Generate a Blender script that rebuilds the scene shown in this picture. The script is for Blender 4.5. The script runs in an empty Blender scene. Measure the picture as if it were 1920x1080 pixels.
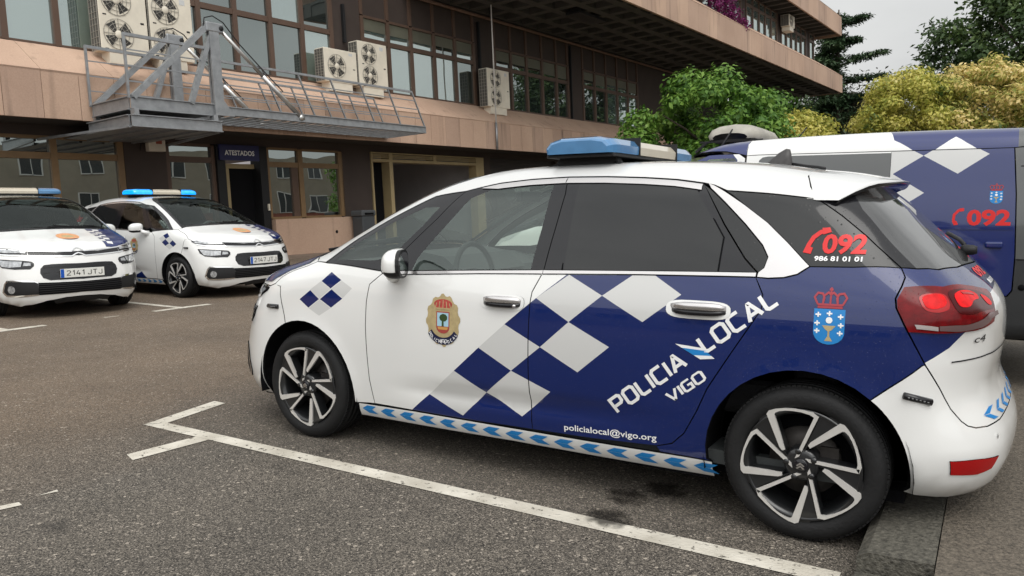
import bpy, bmesh, math, random
import numpy as np
from mathutils import Vector, Matrix, geometry
R = math.radians
scene = bpy.context.scene
COL = scene.collection
random.seed(7)
RNG = np.random.default_rng(7)

# ------------------------------------------------------------------ camera
cam_d = bpy.data.cameras.new("camera"); cam = bpy.data.objects.new("camera", cam_d); COL.objects.link(cam)
cam_d.sensor_width = 36.0; cam_d.lens = 1450.0/1920*36; cam_d.clip_start = .05; cam_d.clip_end = 2000
def cam_basis(pi, ro, ya):
    fw = Vector((math.sin(ya)*math.cos(pi), math.cos(ya)*math.cos(pi), -math.sin(pi)))
    r0 = Vector((math.cos(ya), -math.sin(ya), 0)); u0 = r0.cross(fw)
    return r0*math.cos(ro)+u0*math.sin(ro), -r0*math.sin(ro)+u0*math.cos(ro), fw
_r, _u, _f = cam_basis(.10558, -.00941, -.5604)
cam.matrix_world = Matrix(((_r.x,_u.x,-_f.x,2.0116),(_r.y,_u.y,-_f.y,-4.01016),(_r.z,_u.z,-_f.z,1.35303),(0,0,0,1)))
scene.camera = cam

# ------------------------------------------------------------------ overcast sky, soft sun, exposure
SUN_EL, SUN_AZ = R(58), R(130)          # azimuth measured from +Y towards +X
world = bpy.data.worlds.new("World"); scene.world = world; world.use_nodes = True
wt = world.node_tree; wn = wt.nodes; wl = wt.links
for n in list(wn): wn.remove(n)
w_out = wn.new("ShaderNodeOutputWorld"); w_bg = wn.new("ShaderNodeBackground")
w_sky = wn.new("ShaderNodeTexSky"); w_sky.sky_type = 'NISHITA'; w_sky.sun_disc = False
w_sky.sun_elevation = SUN_EL; w_sky.sun_rotation = SUN_AZ; w_sky.air_density = 2.0; w_sky.dust_density = 6.0
w_hsv = wn.new("ShaderNodeHueSaturation"); w_hsv.inputs['Saturation'].default_value = .12
wl.new(w_sky.outputs[0], w_hsv.inputs['Color'])
w_tc = wn.new("ShaderNodeTexCoord"); w_map = wn.new("ShaderNodeMapping"); w_map.inputs['Scale'].default_value = (1,1,2.2)
w_noise = wn.new("ShaderNodeTexNoise"); w_noise.inputs['Scale'].default_value = 2.6; w_noise.inputs['Detail'].default_value = 6; w_noise.inputs['Roughness'].default_value = .5
w_ramp = wn.new("ShaderNodeValToRGB")
w_ramp.color_ramp.elements[0].position = .30; w_ramp.color_ramp.elements[0].color = (4.5,4.6,4.65,1)
w_ramp.color_ramp.elements[1].position = .72; w_ramp.color_ramp.elements[1].color = (6.5,6.55,6.45,1)
wl.new(w_tc.outputs['Generated'], w_map.inputs[0]); wl.new(w_map.outputs[0], w_noise.inputs[0]); wl.new(w_noise.outputs[0], w_ramp.inputs[0])
w_mix = wn.new("ShaderNodeMix"); w_mix.data_type = 'RGBA'; w_mix.inputs[0].default_value = .85
wl.new(w_hsv.outputs[0], w_mix.inputs[6]); wl.new(w_ramp.outputs[0], w_mix.inputs[7])
w_sep = wn.new("ShaderNodeSeparateXYZ"); wl.new(w_tc.outputs['Generated'], w_sep.inputs[0])     # an overcast sky is about twice as bright overhead as at the horizon
w_el = wn.new("ShaderNodeMapRange"); w_el.inputs['From Min'].default_value = .05; w_el.inputs['From Max'].default_value = .95; w_el.inputs['To Min'].default_value = .80; w_el.inputs['To Max'].default_value = 1.0; wl.new(w_sep.outputs[2], w_el.inputs[0])
w_mul = wn.new("ShaderNodeVectorMath"); w_mul.operation = 'SCALE'; wl.new(w_mix.outputs[2], w_mul.inputs[0]); wl.new(w_el.outputs[0], w_mul.inputs['Scale'])
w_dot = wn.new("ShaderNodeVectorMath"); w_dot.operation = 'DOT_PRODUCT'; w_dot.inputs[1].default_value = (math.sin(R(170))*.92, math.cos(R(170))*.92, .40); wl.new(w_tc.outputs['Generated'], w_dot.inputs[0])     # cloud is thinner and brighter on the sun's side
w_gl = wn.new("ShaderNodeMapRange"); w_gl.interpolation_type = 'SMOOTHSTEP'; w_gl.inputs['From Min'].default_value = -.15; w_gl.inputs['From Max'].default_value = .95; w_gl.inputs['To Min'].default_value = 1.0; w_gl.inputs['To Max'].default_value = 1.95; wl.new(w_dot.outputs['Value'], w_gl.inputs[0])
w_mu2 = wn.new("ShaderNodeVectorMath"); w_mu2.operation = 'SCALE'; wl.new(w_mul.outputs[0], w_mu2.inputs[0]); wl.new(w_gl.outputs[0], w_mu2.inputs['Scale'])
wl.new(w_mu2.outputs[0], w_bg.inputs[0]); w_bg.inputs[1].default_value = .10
wl.new(w_bg.outputs[0], w_out.inputs[0])
sun_d = bpy.data.lights.new("sun", 'SUN'); sun_d.energy = .60; sun_d.angle = R(40); sun_d.color = (1,.97,.92)
sun = bpy.data.objects.new("sun", sun_d); COL.objects.link(sun)
_sd = Vector((math.sin(SUN_AZ)*math.cos(SUN_EL), math.cos(SUN_AZ)*math.cos(SUN_EL), math.sin(SUN_EL)))
sun.rotation_euler = (-_sd).to_track_quat('-Z','Y').to_euler()
scene.view_settings.view_transform = 'Standard'; scene.view_settings.look = 'None'
scene.view_settings.exposure = .78; scene.view_settings.gamma = 1.0; scene.view_settings.use_curve_mapping = False
scene.cycles.max_bounces = 8; scene.cycles.transparent_max_bounces = 16; scene.cycles.use_denoising = True
scene.cycles.sample_clamp_indirect = 6.0

# ------------------------------------------------------------------ materials
MATS = {}
def nodes_of(name):
    m = bpy.data.materials.new(name); m.use_nodes = True
    return m, m.node_tree.nodes, m.node_tree.links, m.node_tree.nodes["Principled BSDF"]
def mat(name, col, rough=.5, metal=0, spec=.5, coat=0, var=0.0, vscale=8, bump=0, bscale=60, emit=None, estr=0, alpha=1, trans=0, ior=1.45, drops=0, coatr=.06, col2=None, space='Object'):
    if name in MATS: return MATS[name]
    m, N, L, b = nodes_of(name)
    b.inputs['Base Color'].default_value = (*col,1); b.inputs['Roughness'].default_value = rough
    b.inputs['Metallic'].default_value = metal; b.inputs['Specular IOR Level'].default_value = spec
    b.inputs['Coat Weight'].default_value = coat; b.inputs['Coat Roughness'].default_value = coatr
    b.inputs['IOR'].default_value = ior; b.inputs['Transmission Weight'].default_value = trans
    if emit: b.inputs['Emission Color'].default_value = (*emit,1); b.inputs['Emission Strength'].default_value = estr
    tc = N.new("ShaderNodeTexCoord")
    if var or col2:
        t = N.new("ShaderNodeTexNoise"); t.inputs['Scale'].default_value = vscale; t.inputs['Detail'].default_value = 5; t.inputs['Roughness'].default_value = .6
        L.new(tc.outputs[space], t.inputs[0])
        r = N.new("ShaderNodeValToRGB"); r.color_ramp.elements[0].position = .3; r.color_ramp.elements[1].position = .7
        c2 = col2 or tuple(min(1,c*(1+var)) for c in col)
        c1 = col if col2 else tuple(c*(1-var) for c in col)
        r.color_ramp.elements[0].color = (*c1,1); r.color_ramp.elements[1].color = (*c2,1)
        L.new(t.outputs[0], r.inputs[0]); L.new(r.outputs[0], b.inputs['Base Color'])
    if bump:
        t = N.new("ShaderNodeTexNoise"); t.inputs['Scale'].default_value = bscale; t.inputs['Detail'].default_value = 4
        L.new(tc.outputs[space], t.inputs[0])
        bp = N.new("ShaderNodeBump"); bp.inputs['Strength'].default_value = bump; bp.inputs['Distance'].default_value = .01
        L.new(t.outputs[0], bp.inputs['Height']); L.new(bp.outputs[0], b.inputs['Normal'])
    if drops:   # rain drops standing on the surface: a bumped, clear bead in some voronoi cells
        v = N.new("ShaderNodeTexVoronoi"); v.inputs['Scale'].default_value = drops; L.new(tc.outputs[space], v.inputs[0])
        rad = N.new("ShaderNodeSeparateColor"); L.new(v.outputs['Color'], rad.inputs[0])
        gt = N.new("ShaderNodeMath"); gt.operation = 'MULTIPLY_ADD'; gt.inputs[1].default_value = .55; gt.inputs[2].default_value = -.25
        L.new(rad.outputs[0], gt.inputs[0])
        lt = N.new("ShaderNodeMath"); lt.operation = 'SUBTRACT'; L.new(gt.outputs[0], lt.inputs[0]); L.new(v.outputs['Distance'], lt.inputs[1])
        mx = N.new("ShaderNodeMath"); mx.operation = 'MAXIMUM'; mx.inputs[1].default_value = 0; L.new(lt.outputs[0], mx.inputs[0])
        bp = N.new("ShaderNodeBump"); bp.inputs['Strength'].default_value = .6; bp.inputs['Distance'].default_value = .008
        L.new(mx.outputs[0], bp.inputs['Height']); L.new(bp.outputs[0], b.inputs['Normal']); L.new(bp.outputs[0], b.inputs['Coat Normal'])
    MATS[name] = m
    return m
def glass(name, tint, mirror=.12, dark=(.02,.025,.025), see=True, rough=.0, gain=.5):
    """thin pane: tinted see-through (or dark body) with a mirror share that grows at grazing angles"""
    if name in MATS: return MATS[name]
    m, N, L, b = nodes_of(name); N.remove(b)
    out = N["Material Output"]
    g = N.new("ShaderNodeBsdfGlossy"); g.inputs['Roughness'].default_value = rough; g.inputs['Color'].default_value = (.88,.97,.94,1)
    if see: d = N.new("ShaderNodeBsdfTransparent"); d.inputs['Color'].default_value = (*tint,1)
    else: d = N.new("ShaderNodeBsdfDiffuse"); d.inputs['Color'].default_value = (*dark,1)
    fr = N.new("ShaderNodeLayerWeight"); fr.inputs['Blend'].default_value = .35
    mp = N.new("ShaderNodeMapRange"); mp.inputs['To Min'].default_value = mirror; mp.inputs['To Max'].default_value = min(1,mirror+gain)
    L.new(fr.outputs['Fresnel'], mp.inputs[0])
    mx = N.new("ShaderNodeMixShader"); L.new(mp.outputs[0], mx.inputs[0]); L.new(d.outputs[0], mx.inputs[1]); L.new(g.outputs[0], mx.inputs[2])
    if name.startswith('wavy'):
        tc = N.new("ShaderNodeTexCoord"); t = N.new("ShaderNodeTexNoise"); t.inputs['Scale'].default_value = .9; t.inputs['Detail'].default_value = 1
        L.new(tc.outputs['Object'], t.inputs[0]); bp = N.new("ShaderNodeBump"); bp.inputs['Strength'].default_value = .10; bp.inputs['Distance'].default_value = .05
        L.new(t.outputs[0], bp.inputs['Height']); L.new(bp.outputs[0], g.inputs['Normal'])
    L.new(mx.outputs[0], out.inputs[0]); MATS[name] = m
    return m

M_WHITE = mat("white_paint", (.74,.74,.725), .32, coat=1, spec=.5, coatr=.03, drops=0)
M_ROOFW = mat("white_paint_wet_dimmed", (.62,.62,.61), .32, coat=1, spec=.5, coatr=.05, drops=75)  # same white paint, wet; base darkened where overhead light overexposes the roof
M_BLUE = mat("blue_paint", (.0010,.0115,.095), .35, coat=1, spec=.2, coatr=.03, drops=150)
M_GREYW = mat("reflective_white_film", (.56,.56,.55), .35, spec=.4, coat=.5)
M_GLOSSBLK = mat("gloss_black", (.010,.010,.012), .10, spec=.5, drops=110)
M_BLACK = mat("black_plastic", (.014,.014,.015), .5, spec=.35, bump=.15, bscale=200)
M_DARK = mat("dark_liner", (.006,.006,.007), .9, spec=.1)
M_RUBBER = mat("tyre_rubber", (.013,.013,.0135), .65, spec=.3, bump=.25, bscale=90, var=.2)
M_ALU = mat("machined_alloy", (.70,.68,.65), .35, metal=.45, var=.06, vscale=20)
M_RIMDARK = mat("dark_rim_paint", (.012,.0125,.0135), .3, spec=.5, coat=.4)
M_CHROME = mat("chrome", (.82,.82,.82), .08, metal=1)
M_SATIN = mat("satin_silver", (.62,.62,.62), .3, metal=.8)
M_PRIV = mat("privacy_glass", (.012,.0125,.013), .05, spec=.55, drops=62)
M_RED = mat("red_lens", (.34,.003,.004), .12, spec=.45)
M_REDHOT = mat("red_lens_bright", (.62,.006,.008), .35, spec=.15, var=.25, vscale=40)
M_DKRED = mat("dark_red_lens", (.13,.003,.005), .14, spec=.28, var=.4, vscale=18, drops=120)
M_REDFILM = mat("red_film", (.60,.012,.012), .4)
M_SKYFILM = mat("sky_blue_film", (.012,.20,.52), .4)
M_WFILM = mat("white_film", (.80,.80,.80), .4)
M_NAVYFILM = mat("navy_film", (.006,.010,.045), .4)
M_GOLD = mat("ochre_film", (.42,.33,.17), .45, var=.15, vscale=40)
M_ORFILM = mat("orange_film", (.62,.30,.14), .45, var=.2, vscale=30)
M_LENS = mat("clear_lens", (.35,.36,.37), .06, coat=1, spec=.8, metal=.35, var=.5, vscale=25)
M_CARGLASS = glass("car_glass", (.80,.88,.83), .06)
M_SCREEN = glass("windscreen_glass", (.74,.80,.77), .03, gain=.38)
M_DASH = mat("dash_plastic", (.055,.06,.06), .6, bump=.2, bscale=120)
M_GREYIN = mat("grey_trim", (.28,.29,.28), .7)
M_SEAT = mat("seat_cloth", (.022,.022,.024), .9, bump=.3, bscale=150)

# ------------------------------------------------------------------ object helpers
def link(name, me, parent=None, material=None, mats=None):
    o = bpy.data.objects.new(name, me); COL.objects.link(o)
    if parent is not None: o.parent = parent
    for m in (mats or ([material] if material else [])): me.materials.append(m)
    return o
def tag(o, label=None, cat=None, group=None, kind=None):
    if label: o["label"] = label
    if cat: o["category"] = cat
    if group: o["group"] = group
    if kind: o["kind"] = kind
    return o
def empty(name, loc=(0,0,0), rz=0, parent=None):
    o = bpy.data.objects.new(name, None); COL.objects.link(o); o.location = loc; o.rotation_euler = (0,0,rz); o.empty_display_size = .2
    if parent is not None: o.parent = parent
    return o
class MB:
    """collects shapes into one mesh"""
    def __init__(s): s.v=[]; s.f=[]; s.mi=[]; s.sm=[]; s.m=0
    def add(s, verts, faces, smooth=False):
        k=len(s.v); s.v += [tuple(v) for v in verts]
        for f in faces: s.f.append(tuple(i+k for i in f)); s.mi.append(s.m); s.sm.append(smooth)
        return s
    def box(s, x0,x1,y0,y1,z0,z1, M=None):
        V=[Vector((x,y,z)) for x in(x0,x1) for y in(y0,y1) for z in(z0,z1)]
        if M is not None: V=[M@v for v in V]
        return s.add(V, [(0,1,3,2),(4,6,7,5),(0,4,5,1),(2,3,7,6),(0,2,6,4),(1,5,7,3)])
    def cbox(s, x0,x1,y0,y1,z0,z1,c=.01, M=None):
        """box with chamfered edges"""
        bm=bmesh.new(); bmesh.ops.create_cube(bm,size=1)
        for v in bm.verts: v.co=Vector(((x0+x1)/2+v.co.x*(x1-x0),(y0+y1)/2+v.co.y*(y1-y0),(z0+z1)/2+v.co.z*(z1-z0)))
        bmesh.ops.bevel(bm,geom=bm.edges[:],offset=c,segments=2,affect='EDGES',profile=.5)
        bm.verts.ensure_lookup_table(); bm.normal_update()
        V=[M@v.co if M is not None else v.co.copy() for v in bm.verts]; F=[[v.index for v in f.verts] for f in bm.faces]; bm.free()
        return s.add(V,F)
    def bar(s, a, b, w, h=None, up=(0,0,1)):
        """rectangular bar from a to b"""
        a=Vector(a);b=Vector(b);h=h or w;d=(b-a).normalized();upv=Vector(up)
        if abs(d.dot(upv))>.98: upv=Vector((1,0,0))
        sx=d.cross(upv).normalized();sy=sx.cross(d)
        V=[p+sx*i*w/2+sy*j*h/2 for p in(a,b) for i,j in((-1,-1),(1,-1),(1,1),(-1,1))]
        return s.add(V,[(3,2,1,0),(4,5,6,7),(0,1,5,4),(1,2,6,5),(2,3,7,6),(3,0,4,7)])
    def tube(s, pts, r, n=10, caps=True):
        P=[Vector(p) for p in pts]; rs=r if isinstance(r,(list,tuple)) else [r]*len(P); V=[];F=[];prev=None
        for i,p in enumerate(P):
            d=(P[min(i+1,len(P)-1)]-P[max(i-1,0)]).normalized()
            if prev is None:
                up=Vector((0,0,1)) if abs(d.z)<.9 else Vector((1,0,0)); sx=d.cross(up).normalized()
            else: sx=(prev-d*prev.dot(d)).normalized()
            prev=sx; sy=sx.cross(d)
            V+=[p+(sx*math.cos(2*math.pi*k/n)+sy*math.sin(2*math.pi*k/n))*rs[i] for k in range(n)]
        for i in range(len(P)-1):
            for k in range(n):
                a=i*n+k;b=i*n+(k+1)%n; F.append((b,a,a+n,b+n))
        if caps: F.append(tuple(range(n))); F.append(tuple(reversed(range((len(P)-1)*n,len(P)*n))))
        return s.add(V,F,True)
    def lathe(s, prof, n=48, axis='y', c=(0,0,0)):
        """prof: (radius, along)"""
        V=[];F=[];k=len(prof)
        for i in range(n):
            a=2*math.pi*i/n
            for r,t in prof:
                if axis=='y': V.append((c[0]+r*math.cos(a),c[1]+t,c[2]+r*math.sin(a)))
                elif axis=='x': V.append((c[0]+t,c[1]+r*math.cos(a),c[2]+r*math.sin(a)))
                else: V.append((c[0]+r*math.cos(a),c[1]+r*math.sin(a),c[2]+t))
        for i in range(n):
            for j in range(k-1):
                a=i*k+j;b=((i+1)%n)*k+j; F.append((a,b,b+1,a+1))
        return s.add(V,F,True)
    def prism(s, poly, y0, y1, axis='y'):
        n=len(poly); mk={'y':lambda a,b,t:(a,t,b),'x':lambda a,b,t:(t,a,b),'z':lambda a,b,t:(a,b,t)}[axis]
        V=[mk(a,b,y0) for a,b in poly]+[mk(a,b,y1) for a,b in poly]
        return s.add(V,[tuple(range(n)),tuple(range(2*n-1,n-1,-1))]+[(i,i+n,(i+1)%n+n,(i+1)%n) for i in range(n)])
    def build(s, name, material=None, parent=None, mats=None, fix=True):
        me=bpy.data.meshes.new(name); me.from_pydata([tuple(v) for v in s.v],[],s.f)
        me.polygons.foreach_set("material_index",s.mi); me.polygons.foreach_set("use_smooth",s.sm)
        if fix:
            bm=bmesh.new(); bm.from_mesh(me); bmesh.ops.recalc_face_normals(bm,faces=bm.faces[:]); bm.to_mesh(me); bm.free()
        me.update()
        return link(name,me,parent,material,mats)
def copy_tree(o, parent=None):
    c=o.copy(); COL.objects.link(c)
    if parent is not None: c.parent=parent
    for ch in list(o.children): copy_tree(ch,c)
    return c

# ------------------------------------------------------------------ vehicle body surface: implicit shape that panels are laid on
def catmull(P,n=5):
    P=np.array(P,float);N=len(P);out=[]
    for i in range(N):
        a,b,c,d=P[(i-1)%N],P[i],P[(i+1)%N],P[(i+2)%N]
        for k in range(n):
            t=k/n; out.append(.5*((2*b)+(-a+c)*t+(2*a-5*b+4*c-d)*t*t+(-a+3*b-3*c+d)*t**3))
    return np.array(out)
def sdf(poly,x,z):
    sh=x.shape;x=x.ravel();z=z.ravel();A=poly;E=np.roll(poly,-1,0)-A;B=A+E;out=np.empty(len(x))
    for s in range(0,len(x),20000):
        xs,zs=x[s:s+20000],z[s:s+20000]
        wx=xs[:,None]-A[:,0];wz=zs[:,None]-A[:,1]
        t=np.clip((wx*E[:,0]+wz*E[:,1])/(E**2).sum(1),0,1)
        d=np.sqrt(((wx-t*E[:,0])**2+(wz-t*E[:,1])**2).min(1)); cr=E[:,0]*wz-E[:,1]*wx
        wnd=((A[:,1]<=zs[:,None])&(B[:,1]>zs[:,None])&(cr>0)).sum(1)-((A[:,1]>zs[:,None])&(B[:,1]<=zs[:,None])&(cr<0)).sum(1)
        out[s:s+20000]=np.where(wnd!=0,-d,d)
    return out.reshape(sh)
def herm(xk,yk,x):
    h=np.diff(xk);dl=np.diff(yk)/h;m=np.r_[dl[0],(dl[:-1]*h[1:]+dl[1:]*h[:-1])/(h[1:]+h[:-1]),dl[-1]]
    i=np.clip(np.searchsorted(xk,x)-1,0,len(xk)-2);t=np.clip((x-xk[i])/h[i],-.5,1.5);hh=h[i]
    return (2*t**3-3*t**2+1)*yk[i]+(t**3-2*t**2+t)*hh*m[i]+(-2*t**3+3*t**2)*yk[i+1]+(t**3-t**2)*hh*m[i+1]
def sst(a,b,x):
    t=np.clip((x-a)/(b-a),0,1);return t*t*(3-2*t)
class Shape:
    def grad(s,P):
        h=2.5e-3;G=np.stack([s.F(P+np.eye(3)[i]*h)-s.F(P-np.eye(3)[i]*h) for i in range(3)],-1)
        return G/np.maximum(np.linalg.norm(G,axis=-1,keepdims=True),1e-9)
    def cast(s,O,n,tmax,tmin,steps=56):
        """from O+n*tmax inwards along -n to O+n*tmin"""
        ts=np.linspace(tmax,tmin,steps);V=s.F(O[:,None]+n*ts[None,:,None]);ins=V<0;i=ins.argmax(1);hit=ins.any(1)
        lo=ts[np.maximum(i-1,0)].copy();hi=ts[i].copy()
        for _ in range(18):
            m=(lo+hi)/2;v=s.F(O+n*m[:,None]);hi=np.where(v<0,m,hi);lo=np.where(v<0,lo,m)
        t=(lo+hi)/2
        if (~hit).any(): t=np.where(hit,t,ts[np.abs(V).argmin(1)])
        return O+n*t[:,None]
class CarShape(Shape):
    PROF=[(2.054,.102),(2.253,.163),(2.331,.311),(2.328,.468),(2.293,.599),(2.252,.711),(2.2,.809),(2.094,.91),(1.874,.992),(1.611,1.06),(1.366,1.137),(1.155,1.249),(.892,1.382),(.582,1.503),(.29,1.555),(.019,1.573),(-.351,1.578),(-.749,1.571),(-1.145,1.539),(-1.482,1.463),(-1.635,1.371),(-1.759,1.252),(-1.901,1.12),(-2.005,1.011),(-2.057,.912),(-2.063,.78),(-2.05,.636),(-2.1,.512),(-2.125,.422),(-2.105,.303),(-2.025,.207),(-1.801,.16),(-.8,.129),(.8,.108)]
    WZ=np.array([(.10,.80),(.18,.845),(.25,.868),(.35,.885),(.5,.90),(.65,.908),(.8,.905),(.92,.893),(1.0,.872),(1.1,.838),(1.3,.752),(1.45,.678),(1.55,.615),(1.68,.52)])
    def __init__(s): s.poly=catmull(s.PROF)
    def W(s,x,z):
        w=herm(s.WZ[:,0],s.WZ[:,1],z);g=sst(.95,1.25,z)
        w=w-.010*x*x-g*(.045*np.maximum(0,-x-.6)**2)-g*.02*np.maximum(0,x-.2)**2
        for ax in(1.3925,-1.3925): w=w+.010*np.exp(-((np.hypot(x-ax,z-.316)-.365)/.05)**2)*sst(.15,.35,z)
        return w-.018*np.exp(-((z-(.40-.02*x))/.045)**2)*sst(.85,.3,x)*sst(-1.0,-.3,x)
    def F(s,P):
        x,y,z=P[...,0],np.abs(P[...,1]),P[...,2];f=sst(-.3,.6,x);cf=.38+(.10-.38)*sst(.85,1.15,z)
        dp=sdf(s.poly,x+cf*y*y*f-.16*y*y*(1-f),z+.085*y*y*sst(.8,1.3,z)); ds=(y-s.W(x,z))*.93
        k=.15+.19*sst(1.5,2.0,np.abs(x))*(1-sst(.80,1.0,z)); h=np.maximum(k-np.abs(dp-ds),0)/k
        return np.maximum(dp,ds)+h*h*k*.25
class VanShape(Shape):
    PROF=[(2.80,.20),(2.96,.28),(2.99,.50),(2.96,.75),(2.90,.92),(2.72,1.06),(2.45,1.16),(2.19,1.24),(1.83,1.42),(1.16,1.63),(.72,1.76),(.42,1.845),(.1,1.875),(-.6,1.885),(-1.3,1.875),(-1.78,1.86),(-1.95,1.82),(-1.99,1.60),(-2.02,1.2),(-2.05,.8),(-2.07,.58),(-2.03,.46),(-1.6,.42),(-.5,.28),(0,.20)]
    WZ=np.array([(.1,.90),(.3,.955),(.6,.975),(1.0,.970),(1.2,.962),(1.5,.925),(1.7,.885),(1.8,.858),(1.95,.80)])
    def __init__(s): s.poly=catmull(s.PROF)
    def F(s,P):
        x,y,z=P[...,0],np.abs(P[...,1]),P[...,2]
        dp=sdf(s.poly,x+.16*y*y*sst(.2,1.,x)-.04*y*y*sst(-1.,-1.8,x),z+.06*y*y*sst(1.,1.5,z))
        ds=(y-(herm(s.WZ[:,0],s.WZ[:,1],z)-.04*np.maximum(0,x-1.2)**2))*.97
        k=.13+.17*sst(2.1,2.7,x); h=np.maximum(k-np.abs(dp-ds),0)/k
        return np.maximum(dp,ds)+h*h*k*.25
CAR=CarShape(); VAN=VanShape()

def in_poly(P,Q):
    x,y=P[:,0],P[:,1];x0,y0=Q[:,0],Q[:,1];x1,y1=np.roll(x0,-1),np.roll(y0,-1)
    with np.errstate(divide='ignore',invalid='ignore'):
        c=((y0>y[:,None])!=(y1>y[:,None]))&(x[:,None]<(x1-x0)*(y[:,None]-y0)/(y1-y0)+x0)
    return c.sum(1)%2==1
def resample(P,d,closed=True):
    out=[];n=len(P)
    for i in range(n if closed else n-1):
        a=np.array(P[i],float);b=np.array(P[(i+1)%n],float);k=max(1,int(math.ceil(np.linalg.norm(b-a)/d)))
        out+=[a+(b-a)*j/k for j in range(k)]
    if not closed: out.append(np.array(P[-1],float))
    return np.array(out)
def XZ(*p):
    P=np.array([(x,0,z) for x,z in p],float);return [tuple(q) for q in CAR.cast(P,np.array([0,1.,0]),1.3,.2)]
def arc(cx,cz,r,a0,a1,n=16): return XZ(*[(cx+r*math.cos(R(a0+(a1-a0)*i/n)),cz+r*math.sin(R(a0+(a1-a0)*i/n))) for i in range(n+1)])
def panel(shape, loop, n, dens=.05, extras=(), off=0.0, inset=.0025, lip=.014, join=False, fit=True):
    """a sheet of body skin bounded by loop (3-D points near the surface), meshed in the plane across n and laid on the shape.
    extras: (3-D loop, material index) areas of other colour; join: mirror across y=0 into one sheet"""
    n=np.array(n,float);n/=np.linalg.norm(n);e1=np.cross([0,0,1.],n)
    e1=np.array([1.,0,0]) if np.linalg.norm(e1)<1e-3 else e1/np.linalg.norm(e1);e2=np.cross(n,e1);E=np.stack([e1,e2],1)
    L3=resample(loop,dens)
    for _ in range(4 if fit else 0): L3=L3-shape.F(L3)[:,None]*shape.grad(L3)
    cen=np.abs(L3[:,1])<.012 if join else np.zeros(len(L3),bool)
    L3[cen,1]=0
    L=L3@E
    if ((np.roll(L[:,0],-1)-L[:,0])*(np.roll(L[:,1],-1)+L[:,1])).sum()>0: L=L[::-1].copy();L3=L3[::-1];cen=cen[::-1]
    if inset:
        d1=L-np.roll(L,1,0);d2=np.roll(L,-1,0)-L
        nn=np.stack([-(d1[:,1]+d2[:,1]),d1[:,0]+d2[:,0]],1);nn/=np.maximum(np.linalg.norm(nn,axis=1,keepdims=True),1e-9)
        L=np.where(cen[:,None],L,L+nn*inset)
    lo,hi=L.min(0),L.max(0);gx=np.arange(lo[0],hi[0]+dens,dens);gy=np.arange(lo[1],hi[1]+dens,dens*.87)
    g=np.array([(x+(dens/2 if j%2 else 0),y) for j,y in enumerate(gy) for x in gx])
    g=g[in_poly(g,L)] if len(g) else g
    if len(g):
        dmin=np.sqrt(((g[:,None]-L[None])**2).sum(2).min(1));g=g[dmin>.42*dens]
    V=[Vector(p) for p in L];Ed=[(i,(i+1)%len(L)) for i in range(len(L))];X2=[]
    for poly,mi in extras:
        q=resample(np.array(poly,float),dens)@E;X2.append((np.array(poly,float)@E,mi));k=len(V)
        V+=[Vector(p) for p in q];Ed+=[(k+i,k+(i+1)%len(q)) for i in range(len(q))]
    V+=[Vector(p) for p in g]
    r=geometry.delaunay_2d_cdt(V,Ed,[],0,1e-5)
    P2=np.array([(v.x,v.y) for v in r[0]]);T=[f for f in r[2]];C=np.array([P2[list(f)].mean(0) for f in T])
    keep=in_poly(C,L);mi=np.zeros(len(T),int)
    for q,m in X2: mi[in_poly(C,q)]=m
    T=[t for t,k in zip(T,keep) if k];mi=mi[keep]
    used=sorted({i for t in T for i in t});re={o:i for i,o in enumerate(used)};P2=P2[used];T=[tuple(re[i] for i in t) for t in T]
    h=L3@n;P=P2@E.T
    P=shape.cast(P,n,h.max()+.3,h.min()-.45)
    N=shape.grad(P);P=P+N*off
    if join: P[np.abs(P[:,1])<.004,1]=0
    # orient outward
    F=[]
    for t in T:
        a,b,c=P[t[0]],P[t[1]],P[t[2]]
        F.append(t if np.dot(np.cross(b-a,c-a),N[t[0]])>=0 else t[::-1])
    mi=list(mi)
    if join:
        k=len(P);mp=[i if abs(P[i,1])<1e-6 else None for i in range(k)];ext=[]
        for i in range(k):
            if mp[i] is None: mp[i]=k+len(ext);ext.append(i)
        P=np.r_[P,P[ext]*[1,-1,1]];N=np.r_[N,N[ext]*[1,-1,1]]
        F=F+[tuple(mp[i] for i in t)[::-1] for t in F];mi=mi+mi
    if lip:
        cnt={}
        for t in F:
            for i in range(3):
                e=(t[i],t[(i+1)%3]);cnt[e]=1
        be=[e for e in cnt if (e[1],e[0]) not in cnt];bv=sorted({i for e in be for i in e});k=len(P)
        a={v:k+i for i,v in enumerate(bv)};b={v:k+len(bv)+i for i,v in enumerate(bv)}
        P=np.r_[P,P[bv],P[bv]-N[bv]*lip];N=np.r_[N,N[bv],N[bv]]
        for e in be: F.append((a[e[1]],a[e[0]],b[e[0]],b[e[1]]));mi.append(-1)
    return P,N,F,mi
def emit(name, data, mats, parent=None, side=1, smooth=True, lipmat=None):
    P,N,F,mi=data;mats=list(mats)+[lipmat or M_DARK]
    if side<0: P=P*[1,-1,1];N=N*[1,-1,1];F=[f[::-1] for f in F]
    me=bpy.data.meshes.new(name);me.from_pydata(P.tolist(),[],[tuple(int(i) for i in f) for f in F])
    me.polygons.foreach_set("material_index",[len(mats)-1 if m<0 else int(m) for m in mi]);me.polygons.foreach_set("use_smooth",[True]*len(F))
    me.update()
    if smooth: me.normals_split_custom_set_from_vertices(N.tolist())
    return link(name,me,parent,None,mats)

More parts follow.
